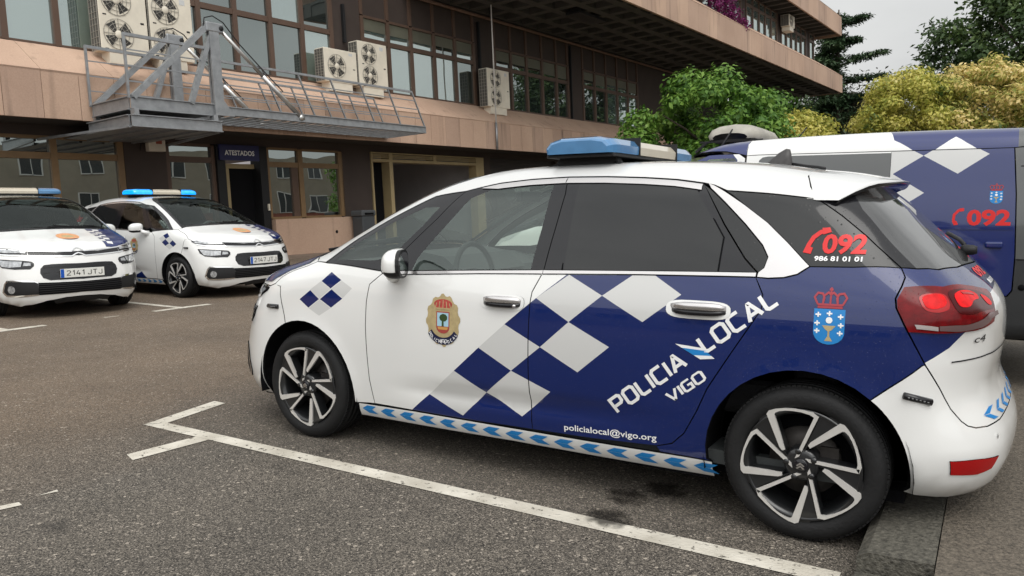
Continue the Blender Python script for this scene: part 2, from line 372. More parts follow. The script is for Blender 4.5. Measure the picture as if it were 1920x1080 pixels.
# ---- lettering: own stroke alphabet for the square livery face and the plates, built-in face for the rest
GL={'P':([[(0,0),(0,1),(.58,1),(.7,.9),(.7,.56),(.58,.44),(0,.44)]],.7),'O':([[(.14,0),(0,.14),(0,.86),(.14,1),(.6,1),(.74,.86),(.74,.14),(.6,0),(.14,0),(.05,.09)]],.74),
'L':([[(0,1),(0,.12),(.12,0),(.6,0)]],.58),'I':([[(0,0),(0,1)]],.0),'C':([[(.68,1),(.14,1),(0,.86),(0,.14),(.14,0),(.68,0)]],.68),'A':([[(0,0),(.36,1),(.42,1),(.78,0)],[(.17,.3),(.61,.3)]],.78),
'V':([[(0,1),(.36,0),(.42,0),(.78,1)]],.78),'G':([[(.68,1),(.14,1),(0,.86),(0,.14),(.14,0),(.68,0),(.68,.5),(.36,.5)]],.68),
'0':([[(.14,0),(0,.14),(0,.86),(.14,1),(.42,1),(.56,.86),(.56,.14),(.42,0),(.14,0),(.05,.09)]],.56),'1':([[(.1,.78),(.3,1),(.3,0)]],.4),'2':([[(0,.84),(.12,1),(.42,1),(.55,.86),(.55,.64),(0,.08),(0,0),(.58,0)]],.56),
'4':([[(.42,0),(.42,.5)],[(.3,1),(0,.28),(.6,.28)]],.58),'7':([[(0,1),(.56,1),(.22,0)]],.56),'J':([[(.5,1),(.5,.14),(.38,0),(.12,0),(0,.12),(0,.25)]],.5),'T':([[(0,1),(.7,1)],[(.35,1),(.35,0)]],.7),' ':([],.3),
'E':([[(.6,1),(0,1),(0,0),(.6,0)],[(0,.5),(.5,.5)]],.6),'S':([[(.6,.82),(.48,1),(.12,1),(0,.86),(0,.64),(.12,.53),(.48,.47),(.6,.36),(.6,.14),(.48,0),(.12,0),(0,.18)]],.6),'D':([[(0,0),(0,1),(.5,1),(.66,.84),(.66,.16),(.5,0),(0,0),(0,.1)]],.66)}
def stroke(pts,w):
    """ribbon quads along a polyline with mitred joints"""
    P=np.array(pts,float);n=len(P);L=[];Rr=[]
    for i in range(n):
        d1=P[i]-P[i-1] if i else P[1]-P[0];d2=P[i+1]-P[i] if i<n-1 else d1
        d1=d1/np.linalg.norm(d1);d2=d2/np.linalg.norm(d2);m=np.array([-(d1+d2)[1],(d1+d2)[0]]);m/=max(np.linalg.norm(m),1e-6)
        k=w/2/max(.35,m@np.array([-d1[1],d1[0]]));L.append(P[i]+m*k);Rr.append(P[i]-m*k)
    return [[L[i],L[i+1],Rr[i+1],Rr[i]] for i in range(n-1)]
def text_quads(s,w=.16,gap=.26,skip=None):
    """quads in a unit-height line; returns (quads, length)"""
    x=w/2;out=[]
    for ch in s:
        st,adv=GL[ch]
        for p in st: out+=[[(q[0]+x,w/2+q[1]*(1-w)) for q in quad] for quad in stroke(p,w)]
        x+=adv+gap if ch!=' ' else adv
    return out,x-gap+w/2
_FC={}
def font_polys(s,bold=.0,italic=0):
    """triangles of a line set in the built-in face, unit cap height, (tris, width)"""
    key=(s,bold)
    if key in _FC: return _FC[key]
    cu=bpy.data.curves.new("lettering",'FONT');cu.body=s;cu.offset=bold;cu.resolution_u=3;cu.size=1
    o=bpy.data.objects.new("lettering",cu);COL.objects.link(o);dg=bpy.context.evaluated_depsgraph_get();dg.update()
    me=o.evaluated_get(dg).to_mesh();me.calc_loop_triangles();V=[(v.co.x,v.co.y) for v in me.vertices]
    T=[[V[i] for i in t.vertices] for t in me.loop_triangles];o.evaluated_get(dg).to_mesh_clear();bpy.data.objects.remove(o);bpy.data.curves.remove(cu)
    A=np.array([p for t in T for p in t]);x0=A[:,0].min();H=.729;w=(A[:,0].max()-x0)/H
    T=[[((x-x0)/H,y/H) for x,y in t] for t in T];_FC[key]=(T,w);return _FC[key]
def affine(polys,o,u,v):
    """map unit text space: origin o, u per unit x, v per unit y"""
    return [[(o[0]+u[0]*x+v[0]*y,o[1]+u[1]*x+v[1]*y) for x,y in q] for q in polys]
def decal(name, groups, mats, parent, shape=None, n=(0,1,0), side=1, off=.0018, flatpt=None):
    """flat-cut film laid on a body side: groups = [(polygons in (x,z), material index, extra lift)]"""
    V=[];F=[];MI=[];Lf=[]
    for polys,mi,lift in groups:
        for q in polys:
            k=len(V);V+=[tuple(p) for p in q];F.append(tuple(range(k,k+len(q))));MI.append(mi);Lf+=[lift]*len(q)
    V=np.array(V,float);n=np.array([0,1.,0])
    P=np.stack([V[:,0],np.zeros(len(V)),V[:,1]],1)
    P=shape.cast(P,n,1.6,.25);N=shape.grad(P);P=P+N*(off+np.array(Lf))[:,None]
    F2=[];
    for f in F:
        a,b,c=P[f[0]],P[f[1]],P[f[2]]
        F2.append(f if np.dot(np.cross(b-a,c-a),N[f[0]])>=0 else f[::-1])
    return emit(name,(P,N,F2,MI),mats,parent,side)
def ngon(cx,cy,rx,ry,n=24,a0=0,a1=360): return [(cx+rx*math.cos(R(a0+(a1-a0)*i/n)),cy+ry*math.sin(R(a0+(a1-a0)*i/n))) for i in range(n+(0 if a1-a0==360 else 1))]
def fan(c,pts): return [[c,pts[i],pts[(i+1)%len(pts)]] for i in range(len(pts))]
def crest_groups(cx,z0,w,h,flip=1):
    """galician shield: blue shield, chalice, host, crosses, red crown; mats 0 blue 1 white 2 gold 3 red"""
    f=lambda x,y:(cx-flip*x*w,z0+y*h)      # x 0 centre, y 0 bottom .. 1 shield top
    sh=[f(-.5,1),f(.5,1),f(.5,.35)]+[f(.5*math.cos(a),.35-.35*math.sin(a)) for a in np.linspace(.2,math.pi-.2,9)]+[f(-.5,.35)]
    G=[(fan(f(0,.5),sh),0,0)]
    cr=[]
    for x,y in((-.36,.84),(.36,.80),(0,.88),(-.38,.6),(.38,.56),(-.38,.38),(.36,.34)):
        cr+=[[f(x-.09,y-.022),f(x+.09,y-.022),f(x+.09,y+.022),f(x-.09,y+.022)],[f(x-.025,y-.07),f(x+.025,y-.07),f(x+.025,y+.07),f(x-.025,y+.07)]]
    G.append((cr+fan(f(0,.69),[f(.11*math.cos(a),.69+.09*math.sin(a)) for a in np.linspace(0,2*math.pi,13)[:-1]]),1,.0006))
    G.append(([[f(-.22,.54),f(.22,.54),f(.1,.42),f(-.1,.42)],[f(-.1,.42),f(.1,.42),f(.03,.38),f(-.03,.38)],[f(-.03,.38),f(.03,.38),f(.03,.24),f(-.03,.24)],[f(-.03,.24),f(.03,.24),f(.13,.1),f(-.13,.1)]],2,.0006))
    k=[]
    for pts in([(-.40,1.05),(.40,1.05)],[(-.40,1.12),(.40,1.12)],[(-.40,1.12),(-.52,1.32),(-.42,1.44),(-.26,1.42),(-.2,1.3),(-.24,1.14)],[(.40,1.12),(.52,1.32),(.42,1.44),(.26,1.42),(.2,1.3),(.24,1.14)],[(-.24,1.14),(-.22,1.36),(-.08,1.46),(0,1.4)],[(.24,1.14),(.22,1.36),(.08,1.46),(0,1.4)],[(0,1.12),(0,1.6)],[(-.06,1.54),(.06,1.54)]):
        k+=[[f(*p) for p in q] for q in stroke(pts,.06)]
    G.append((k,3,.0006))
    return G

# ------------------------------------------------------------------ wheels
def make_wheel(parent, loc, rz, rot, rad=.316):
    """alloy wheel, outer face towards local -y; children: rim, brake disc"""
    m=MB()
    m.lathe([(.222,.035),(.235,.012),(.262,.002),(.290,.006),(.305,.020),(.313,.045),(.316,.075),(.316,.160),(.310,.190),(.295,.207),(.25,.21),(.222,.2)],64)
    for k in range(96):           # shoulder blocks and ribs standing on the tread
        a=2*math.pi*k/96;M=Matrix.Rotation(-a,4,'Y')
        m.box(.300,.3168,.036,.064,-.0080,.0080,M); m.box(.300,.3168,.172,.198,-.0080,.0080,M)
    for y0,y1 in((.068,.096),(.102,.132),(.138,.166)): m.lathe([(.312,y0),(.3185,y0+.001),(.3185,y1-.001),(.312,y1)],64)
    tyre=m.build('wheel',M_RUBBER,parent); tyre.location=loc; tyre.rotation_euler=(0,0,rz)
    m=MB()
    m.lathe([(.228,.012),(.222,.004),(.214,.014),(.206,.020),(.200,.05),(.19,.12),(.188,.19)],64)
    TURN=lambda P,k:[(x*math.cos(R(rot-72+72*k))-z*math.sin(R(rot-72+72*k)),x*math.sin(R(rot-72+72*k))+z*math.cos(R(rot-72+72*k))) for x,z in P]
    Q=lambda r,a:(r*math.cos(R(a)),r*math.sin(R(a)))
    for k in range(5):            # dark painted spokes fill the wedge between one pair and the next
        b=TURN([(-.134,.194),(-.079,.060)],k-1);a=TURN([(.0,.034),(.069,.203)],k)
        m.prism([a[0],a[1],tuple(np.array(a[1])*.45+np.array(b[0])*.62),b[0],b[1]],.012,.05,'y')
        m.prism(TURN([(-.027,.024),(.046,.197),(.052,.197),(-.01,.03)],k),.012,.07,'y'); m.prism(TURN([(-.107,.198),(-.058,.052),(-.066,.052),(-.118,.198)],k),.012,.07,'y')
    m.lathe([(.0,.008),(.050,.010),(.064,.016),(.07,.03),(.07,.09)],32)
    for k in range(5):
        x,z=Q(.056,rot+72*k+100); m.lathe([(0,.003),(.0115,.003),(.0125,.014)],12,'y',(x,0,z))
    rim=m.build('rim',M_RIMDARK,tyre)
    m=MB()
    for k in range(5):            # machined bright edges: thin bar, rim arc and wide bar of every spoke pair
        m.prism(TURN([(-.023,.026),(.047,.196),(.050,.212),(.066,.204),(-.006,.036)],k),.004,.016,'y')
        ar=[(.067,.204),(.045,.2205),(.008,.2255),(-.031,.227),(-.068,.2245),(-.102,.218),(-.126,.208),(-.134,.194)];ai=[(.050,.199),(.032,.2095),(.0,.216),(-.031,.218),(-.060,.2165),(-.085,.211),(-.100,.203),(-.103,.194)]
        for i in range(7): m.prism(TURN([ar[i],ar[i+1],ai[i+1],ai[i]],k),.004,.016,'y')
        m.prism(TURN([(-.134,.194),(-.082,.0640),(-.072,.052),(-.060,.056),(-.103,.194)],k),.004,.016,'y')
    m.build('spoke_face',M_ALU,rim)
    m=MB(); m.lathe([(.0,.0),(.024,.0),(.028,.004),(.028,.012)],24); hub=m.build('hub_cap',M_GLOSSBLK,rim)
    m=MB()
    for dz in(.0,.011): 
        for q in stroke([(-.014,-.012+dz),(0,-.001+dz),(.014,-.012+dz)],.006): m.prism([tuple(p) for p in q],-.002,.001,'y')
    m.build('hub_badge',M_CHROME,rim)
    m=MB(); m.lathe([(.06,.085),(.14,.085),(.14,.10),(.06,.10)],40); m.box(.06,.13,.07,.12,-.02,.07); m.build('brake_disc',mat("brake_iron",(.05,.045,.042),.5,metal=.6,var=.2,vscale=30),tyre)
    m=MB(); m.lathe([(.0,.13),(.21,.13),(.21,.2)],32); m.build('wheel_back',M_DARK,tyre)
    return tyre

# ------------------------------------------------------------------ the estate-like police car (front +x, left side +y)
ARF=lambda a0,a1,n=14:arc(1.3925,.316,.385,a0,a1,n)
ARB=lambda a0,a1,n=14:arc(-1.3925,.316,.385,a0,a1,n)
BELT_LO=[(.66,.997),(.594,1.000),(.148,1.021),(-.208,1.033),(-.693,1.048),(-1.189,1.056)]
BELT_HI=[(.60,1.019),(.151,1.038),(-.208,1.052),(-.690,1.065),(-1.190,1.075)]
DRIP=[(.364,1.433),(.262,1.454),(.160,1.472),(-.023,1.487),(-.224,1.493),(-.432,1.489),(-.625,1.479),(-.781,1.466),(-.907,1.447),(-.957,1.436),(-1.016,1.411)]
QTOP=[(1.257,1.042),(1.160,1.109),(1.056,1.180),(.931,1.248),(.828,1.299),(.691,1.359),(.572,1.409),(.460,1.424),(.364,1.433)]
BPIL=[(-.224,1.486),(-.241,1.411),(-.229,1.253),(-.213,1.095),(-.208,1.049)]
BPLO=[(-.203,1.033),(-.190,1.005),(-.163,.949),(-.157,.899),(-.152,.740),(-.149,.560),(-.150,.372),(-.155,.279)]
RDR=[(-1.189,1.056),(-1.224,.989),(-1.224,.932),(-1.181,.860),(-1.089,.710),(-1.015,.588),(-.967,.479),(-.912,.376),(-.857,.321),(-.783,.297)]
HATCH=[(-1.710,.753,1.106),(-1.726,.779,1.073),(-1.718,.810,1.040),(-1.702,.839,.998),(-1.707,.853,.965),(-1.737,.865,.904),(-1.775,.863,.832),(-1.811,.846,.758),(-1.860,.802,.665),(-1.896,.771,.588),(-1.932,.748,.541),(-1.953,.731,.522),(-1.979,.703,.512),(-2.016,.642,.509),(-2.045,.523,.510)]
WSE=[(1.375,.745,1.065),(1.15,.705,1.18),(.9,.665,1.31),(.65,.625,1.42),(.42,.575,1.485),(.28,.50,1.515)]
HOODSIDE=[(1.345,.79,1.04),(1.42,.80,1.01),(1.52,.80,.975),(1.60,.81,.93),(1.65,.83,.895)]
HOODFRONT=[(1.71,.835,.885),(1.90,.70,.872),(2.06,.54,.855),(2.16,.25,.842),(2.19,.0,.838)]
W1=[(-.188,.922),(-.365,.822),(-.525,.950),(-.347,1.036)]
LIV_BLUE=[(-.347,1.045),(-.188,.922),(-.018,.787),(.135,.659),(.293,.525),(.473,.376),(.64,.24),(-2.3,.2),(-2.3,1.2),(-1.0,1.2),(-.347,1.2)]
LIV_W=[W1,[(-.525,.950),(-.724,.847),(-.889,.973),(-.742,1.06),(-.68,1.06)],[(-.216,.693),(-.412,.593),(-.570,.724),(-.365,.822)],[(-.018,.787),(.135,.659),(-.052,.562),(-.216,.693)],[(.293,.525),(.473,.376),(.258,.291),(.106,.432)],[(-.052,.562),(.106,.432),(-.099,.337),(-.265,.482)]]
LIV=[(XZ(*LIV_BLUE),1)]+[(XZ(*q),2) for q in LIV_W]
FCHK_B=[[(1.169,.992),(1.081,.951),(1.157,.901),(1.236,.939)],[(1.322,.883),(1.248,.836),(1.335,.781),(1.410,.826)],[(1.150,.897),(1.062,.849),(1.150,.793),(1.240,.836)]]
FCHK_G=[[(1.240,.938),(1.325,.885),(1.244,.838),(1.155,.899)],[(1.153,.899),(1.078,.949),(.991,.909),(1.060,.851)],[(1.244,.834),(1.152,.791),(1.247,.741),(1.333,.779)]]
PAINT=[M_WHITE,M_BLUE,M_GREYW]
def raw2(p): return [tuple(q) for q in p]
def make_police_car():
    root=empty('police_car'); S=CAR
    # --- skin panels -------------------------------------------------
    roofloop=[(-1.30,0,1.5),(-1.318,.521,1.468),(-1.345,.605,1.421),(-1.382,.653,1.370)]+[(-1.202,.666,1.395)]+XZ(*DRIP[::-1])+XZ(*QTOP[::-1])+[(1.345,.79,1.04)]+WSE+[(.24,.25,1.545),(.23,0,1.55)]
    body=emit('body',panel(S,roofloop,(0,.5,.87),.06,join=True),[M_ROOFW],root)
    wsl=[(.23,0,1.55),(.24,.25,1.545)]+WSE[::-1]+[(1.43,.5,1.09),(1.455,.25,1.11),(1.46,0,1.112)]
    emit('windscreen',panel(S,wsl,(.45,.1,.89),.08,join=True,lip=0,off=-.002),[M_SCREEN],root)
    emit('windscreen_surround',panel(S,[(.23,0,1.55),(.24,.25,1.545)]+WSE[::-1]+[(1.33,.70,1.085),(1.12,.66,1.195),(.88,.62,1.325),(.64,.575,1.43),(.46,.52,1.485),(.37,.42,1.51),(.34,.2,1.53),(.33,0,1.535)],(.3,.2,.89),.07,join=True,lip=0,off=-.0005),[M_GLOSSBLK],root)
    emit('scuttle',panel(S,[(1.46,0,1.112),(1.455,.25,1.11),(1.43,.5,1.09),(1.375,.745,1.065),(1.33,.70,1.085),(1.375,.45,1.115),(1.395,.25,1.13),(1.40,0,1.135)],(.45,.1,.89),.06,join=True,lip=0,off=.003),[M_BLACK],root)
    hl=[(1.465,0,1.11),(1.46,.25,1.108),(1.435,.5,1.088),(1.38,.745,1.06)]+HOODSIDE+HOODFRONT
    chk=[]
    for i in range(9):           # chequered band on the left side of the bonnet
        for j in range(2):
            x0=1.46+i*.082;y0=.36+j*.062+.045*(i/9)
            if (i+j)%2==0: chk.append([(x0,y0,1),(x0+.082,y0+.005,1),(x0+.082,y0+.067,1),(x0,y0+.062,1)])
    hd=panel(S,hl,(.35,.12,.93),.055,join=True)
    # livery on the left half of the bonnet, so the two halves are coloured apart
    P,N,F,mi=hd
    bonnet=emit('bonnet',(P,N,F,mi),[M_WHITE],root)
    cells=[]
    for i in range(9):
        for j in range(2):
            if (i+j)%2:
                x0=1.475+i*.068;y0=.345+j*.078+.004*i;cells.append(([(x0,y0,1.05),(x0+.068,y0+.004,1.05),(x0+.068,y0+.082,1.05),(x0,y0+.078,1.05)],1))
    bl=panel(S,[(1.475,.345,1.1),(1.47,.50,1.1),(1.43,.60,1.09),(1.39,.73,1.06),(1.42,.77,1.01),(1.52,.78,.975),(1.60,.785,.93),(1.70,.79,.89),(1.90,.675,.87),(2.05,.53,.862),(2.085,.46,.86),(2.10,.385,.87)],(.35,.2,.92),.03,off=.0035,inset=0,lip=0,extras=cells)
    emit('livery_film',bl,[M_BLUE,M_WHITE],bonnet)
    # bonnet emblem
    mp=[]
    el=lambda rx,ry,n=18:[(1.80+rx*math.cos(2*math.pi*i/n),.02+ry*math.sin(2*math.pi*i/n),1.0) for i in range(n)]
    emit('emblem',panel(S,el(.155,.135),(.35,.05,.93),.05,off=.0016,inset=0,lip=0,extras=[(el(.06,.075),1),([(1.93,-.09,1),(1.955,.02,1),(1.93,.13,1),(1.90,.13,1),(1.92,.02,1),(1.90,-.09,1)],2)]),[M_ORFILM,M_GOLD,M_NAVYFILM],bonnet)
    bump=HOODFRONT[::-1]+[(1.65,.83,.895),(1.589,.867,.892),(1.566,.881,.799),(1.527,.893,.680)]+ARF(69.5,-6)+[(1.765,.84,.24),(1.78,.80,.19),(1.95,.68,.185),(2.10,.56,.20),(2.22,.40,.235),(2.28,.2,.265),(2.31,0,.27)]
    fb=emit('front_bumper',panel(S,bump,(.8,.6,.05),.055,join=True),[M_WHITE],root)
    rb=ARB(129.3,186)+[(-1.765,.84,.215),(-1.80,.78,.205),(-1.90,.68,.21),(-1.98,.58,.22),(-2.04,.42,.235),(-2.10,.2,.25),(-2.11,0,.25),(-2.07,0,.512)]+HATCH[::-1][:8]+[(-1.803,.851,.758)]
    rbump=emit('rear_bumper',panel(S,rb,(-.75,.66,.03),.05,join=True),[M_WHITE],root)
    tgl=[(-1.935,0,1.088),(-1.921,.176,1.092),(-1.883,.459,1.094),(-1.828,.656,1.096),(-1.761,.726,1.102)]+HATCH+[(-2.07,0,.512)]
    whitepoly=[(-1.99,-.05,1.0),(-1.995,.367,.987),(-2.015,.5,.935),(-1.99,.62,.895),(-1.929,.756,.877),(-1.882,.79,.82),(-1.811,.847,.768),(-1.74,.92,.7),(-1.8,.87,.4),(-2.1,-.05,.4)]
    tg=emit('tailgate',panel(S,tgl,(-.8,.55,.2),.05,join=True,extras=[(whitepoly,1)]),[M_BLUE,M_WHITE],root)
    gl=[(-1.56,0,1.425),(-1.545,.25,1.415),(-1.53,.45,1.40),(-1.51,.57,1.384),(-1.549,.619,1.327),(-1.64,.664,1.223),(-1.717,.703,1.143),(-1.762,.727,1.104),(-1.828,.656,1.098),(-1.883,.459,1.097),(-1.921,.176,1.096),(-1.935,0,1.092)]
    hb=[(-1.44,0,1.475),(-1.42,.40,1.45),(-1.382,.653,1.370),(-1.484,.679,1.301),(-1.578,.701,1.223),(-1.655,.729,1.154),(-1.710,.753,1.108),(-1.761,.726,1.104),(-1.828,.656,1.098),(-1.883,.459,1.096),(-1.921,.176,1.094),(-1.935,0,1.090)]
    emit('rear_window',panel(S,hb,(-.6,.45,.6),.055,join=True,extras=[(gl,1)]),[M_GLOSSBLK,mat("rear_glass",(.045,.046,.047),.03,spec=1,coat=.35,coatr=.01)],root)
    for s in(1,-1):
        # --- sides -----------------------------------------------------
        fd=XZ((.864,.274),(.883,.414),(.886,.565),(.886,.713),(.880,.840),(.864,.938),(.785,.998),(.75,1.0))+XZ(*BELT_LO[:4])+XZ(*BPLO)+XZ((.25,.273))
        fdoor=emit('front_door',panel(S,fd,(0,1,0),.05,extras=LIV),PAINT,root,s)
        fender=XZ((1.527,.680),(1.566,.799),(1.589,.892),(1.65,.895))+HOODSIDE[::-1]+[(1.257,.819,1.042)]+XZ((1.236,1.038),(1.026,1.030),(.797,1.010),(.785,.998),(.864,.938),(.880,.840),(.886,.713),(.886,.565),(.883,.414),(.864,.274),(.985,.263))+ARF(188,69.5)
        emit('front_wing',panel(S,fender,(0.05,1,.1),.05,extras=[(XZ(*q),1) for q in FCHK_B]+[(XZ(*q),2) for q in FCHK_G]),PAINT,root,s)
        rd=XZ(*BPLO[::-1])+XZ(*BELT_LO[3:])+XZ(*RDR[1:])+XZ((-.471,.283))
        rdoor=emit('rear_door',panel(S,rd,(0,1,0),.05,extras=LIV),PAINT,root,s)
        qp=XZ(*RDR)+XZ((-.80,.272),(-1.028,.268))+ARB(-6,129.3)+[(-1.803,.851,.758),(-1.811,.846,.758)]+HATCH[:7][::-1]+[(-1.547,.79,1.106),(-1.390,.803,1.104),(-1.347,.821,1.072),(-1.298,.83,1.058),(-1.237,.834,1.053)]
        emit('rear_quarter_panel',panel(S,qp,(-.22,.97,.05),.05),[M_BLUE],root,s)
        sill=XZ((.987,.261),(.583,.268),(-.036,.268),(-.47,.267),(-1.033,.267),(-1.028,.183),(-.018,.190),(1.005,.182))
        rock=emit('sill',panel(S,sill,(0,.97,-.25),.06),[M_WHITE],root,s)
        ch=[]
        for i in range(15):
            x0=.968-i*.1368
            ch.append([(x0,.232),(x0-.042,.2545),(x0-.108,.2545),(x0-.072,.232)]);ch.append([(x0,.231),(x0-.072,.231),(x0-.108,.2075),(x0-.042,.2075)])
        decal('chevron_film',[(ch,0,0)],[M_SKYFILM],rock,S,side=s)
        # windows
        qw=XZ(*QTOP)+XZ((.364,1.433),(.494,1.293),(.66,1.131),(.73,1.055),(.797,1.012),(1.026,1.032),(1.236,1.038))
        qg=[(1.17,1.058),(.87,1.066),(.755,1.085),(.575,1.262),(.50,1.352),(.60,1.352),(.83,1.262),(1.06,1.145)]
        P,N,F,mi=panel(S,qw,(0,.9,.3),.05,extras=[(XZ(*qg),1)],off=-.003)
        emit('quarter_window',(P,N,F,mi),[M_GLOSSBLK,M_CARGLASS],root,s)
        fw=XZ(*BELT_HI[:3])+XZ(*BPIL[::-1])+XZ(*DRIP[:5][::-1])+XZ((.494,1.293),(.66,1.131),(.72,1.06))
        fg=[(.585,1.024),(.56,1.09),(.40,1.285),(.31,1.395),(.20,1.437),(.0,1.455),(-.163,1.459),(-.155,1.25),(-.137,1.053)]
        win=emit('window',panel(S,fw,(0,.93,.35),.05,extras=[(XZ(*fg),1)],off=-.002),[M_GLOSSBLK,M_CARGLASS],fdoor,s)
        rw=XZ(*BELT_HI[2:])+XZ((-1.133,1.131),(-1.028,1.269))+XZ(*DRIP[4:9][::-1])+XZ(*BPIL)
        rg=[(-.315,1.058),(-.30,1.463),(-.60,1.452),(-.875,1.425),(-1.033,1.214),(-1.03,1.072)]
        win2=emit('window',panel(S,rw,(0,.93,.35),.05,extras=[(XZ(*rg),1)],off=-.002),[M_GLOSSBLK,M_PRIV],rdoor,s)
        seal=[]
        for pl in([(-.305,1.055),(-.29,1.468)],[(-.88,1.43),(-1.036,1.214),(-1.032,1.07)]): seal+=[[tuple(p) for p in q] for q in stroke(pl,.006)]
        decal('window_seal',[(seal,0,0)],[M_DARK],win2,S,side=s,n=(0,.93,.35))
        # bright trim: belt strip, roof strip, rear C
        st=[(x,z) for x,z in BELT_LO[:4]]+[(x,z) for x,z in BELT_HI[:3]][::-1]
        emit('belt_trim',panel(S,XZ(*st),(0,.97,.2),.03,off=.004),[M_TRIM],fdoor,s)
        st=[(x,z) for x,z in BELT_LO[3:]]+[(x,z) for x,z in BELT_HI[2:]][::-1]
        emit('belt_trim',panel(S,XZ(*st),(0,.97,.2),.03,off=.004),[M_TRIM],rdoor,s)
        for a,b,par in((1,5,fdoor),(4,9,rdoor)):
            up=[(x,z-.006) for x,z in DRIP[a:b]];lo=[(x,z-(.034 if 0<i<len(up)-1 or par is rdoor else .012)) for i,(x,z) in enumerate(DRIP[a:b])]
            if par is fdoor: lo[-1]=(up[-1][0],up[-1][1]-.028)
            emit('roof_trim',panel(S,XZ(*up)+XZ(*lo[::-1]),(0,.9,.42),.03,off=.003),[M_TRIM],par,s)
        co=[(-.925,.651,1.443),(-.957,.66,1.433),(-1.010,.678,1.405),(-1.105,.707,1.347),(-1.206,.733,1.275),(-1.295,.763,1.195),(-1.390,.803,1.104),(-1.347,.821,1.072),(-1.298,.830,1.058),(-1.237,.834,1.053),(-1.193,.836,1.056)]
        ci=[(-1.195,.827,1.075),(-1.216,.818,1.094),(-1.226,.797,1.136),(-1.198,.776,1.183),(-1.116,.742,1.269),(-1.019,.706,1.359),(-.945,.671,1.418)]
        emit('c_pillar_trim',panel(S,co+ci,(0,.93,.35),.03,off=.004),[M_TRIM],root,s)
        tri=ci+[(-.91,.66,1.44),(-1.030,.748,1.269),(-1.135,.805,1.131)]
        emit('rear_quarter_glass',panel(S,tri,(0,.93,.35),.05,off=-.002),[M_PRIV],root,s)
        sp=[(-1.016,.674,1.409),(-1.105,.707,1.345),(-1.206,.733,1.273),(-1.295,.763,1.193),(-1.390,.803,1.104),(-1.547,.79,1.106),(-1.708,.753,1.106),(-1.655,.729,1.154),(-1.578,.701,1.223),(-1.484,.679,1.301),(-1.382,.653,1.370),(-1.202,.666,1.393)]
        side_glass=emit('rear_side_window',panel(S,sp,(-.3,.9,.35),.05,off=-.001),[M_PRIV],root,s)
        # --- films ------------------------------------------------------
        fx=(lambda x,c:x) if s>0 else (lambda x,c:2*c-x)      # keeps lettering readable on the far side
        def put(name,parent,groups,mats,c,n=(0,1,0)):
            decal(name,[([[(fx(x,c),z) for x,z in q] for q in P],m,l) for P,m,l in groups],mats,parent,S,n=n,side=s)
        tq,tl=text_quads("POLICIA",.215,.30);t2,tl2=text_quads("LOCAL",.215,.30);u=np.array([-.69,.539]);u/=np.linalg.norm(u);v=np.array([.616,.788]);hgt=.083
        tot=tl+tl2+1.15;sc=.876/tot;o=np.array([-.607,.416])
        o2=o+u*sc*(tl+1.15)
        G=[(affine(tq,o,u*sc,v*hgt),0,0)];put('lettering',rdoor,[(affine(t2,o2,u*sc,v*hgt),0,0)],[M_WFILM],-.97)
        vq,vl=text_quads("VIGO",.21,.28);put('lettering',rdoor,G,[M_WFILM],-.97);put('lettering',rdoor,[(affine(vq,(-.858,.502),u*.202/vl,v*.052),0,0)],[M_WFILM],-.97)
        fl=[(-.875,.766),(-.992,.757),(-1.045,.717),(-.985,.709)]
        A_,B_,C_,D_=[np.array(p) for p in fl]
        band=lambda t0,t1:[tuple(A_+(D_-A_)*t0),tuple(B_+(C_-B_)*t0),tuple(B_+(C_-B_)*t1),tuple(A_+(D_-A_)*t1)]
        put('flag_film',rdoor,[([band(0,.26),band(.74,1)],0,0),([band(.26,.74)],1,0)],[M_WFILM,M_SKYFILM],-.96)
        T,w=font_polys("policialocal@vigo.org",.012);put('lettering',rdoor,[(affine(T,(-.330,.305),(-.457/w,.0165/w),(0,.030)),0,0)],[M_WFILM],-.56)
        T,w=font_polys("092",.035);ph=[(-1.356,1.160),(-1.352,1.178),(-1.372,1.217),(-1.402,1.246),(-1.430,1.254),(-1.444,1.246),(-1.448,1.232),(-1.428,1.224),(-1.418,1.226),(-1.394,1.204),(-1.384,1.185),(-1.388,1.176),(-1.398,1.162),(-1.388,1.152),(-1.372,1.152)]
        phc=(-1.385,1.218)
        phq=[[tuple(p) for p in q] for q in stroke([(-1.372,1.165),(-1.374,1.185),(-1.390,1.217),(-1.415,1.238),(-1.440,1.242)],.017)]+[[(-1.356,1.158),(-1.366,1.186),(-1.392,1.176),(-1.386,1.152)],[(-1.418,1.254),(-1.446,1.256),(-1.454,1.238),(-1.424,1.228)]]
        put('lettering',side_glass,[(affine(T,(-1.424,1.158),(-.160/w,0),(-.004,.072)),0,0),(phq,0,0)],[M_REDFILM],-1.47,(-.3,.9,.35))
        T,w=font_polys("986 81 01 01",.03);put('lettering',side_glass,[(affine(T,(-1.402,1.127),(-.173/w,0),(0,.018)),0,0)],[M_WFILM],-1.49,(-.3,.9,.35))
        put('emblem',root,crest_groups(-1.480,.812,.112,.135),[M_SKYFILM,M_WFILM,M_GOLD,mat("dull_red_film",(.33,.03,.045),.4)],-1.48,(-.2,.97,0))
        # police badge on the front door
        cx,cz=.352,.779;pts=[]
        for i in range(48):
            a=2*math.pi*i/48;k=1+(.06 if i%4<2 else -.03);pts.append((cx-.103*k*math.cos(a)*(1 if abs(math.sin(a))<.8 else .92),cz+.128*k*math.sin(a)))
        rib=[(cx-.105*math.cos(R(a)),cz-.030+.095*math.sin(R(a))) for a in range(205,336,10)];rib2=[(cx-.078*math.cos(R(a)),cz-.022+.066*math.sin(R(a))) for a in range(205,336,10)]
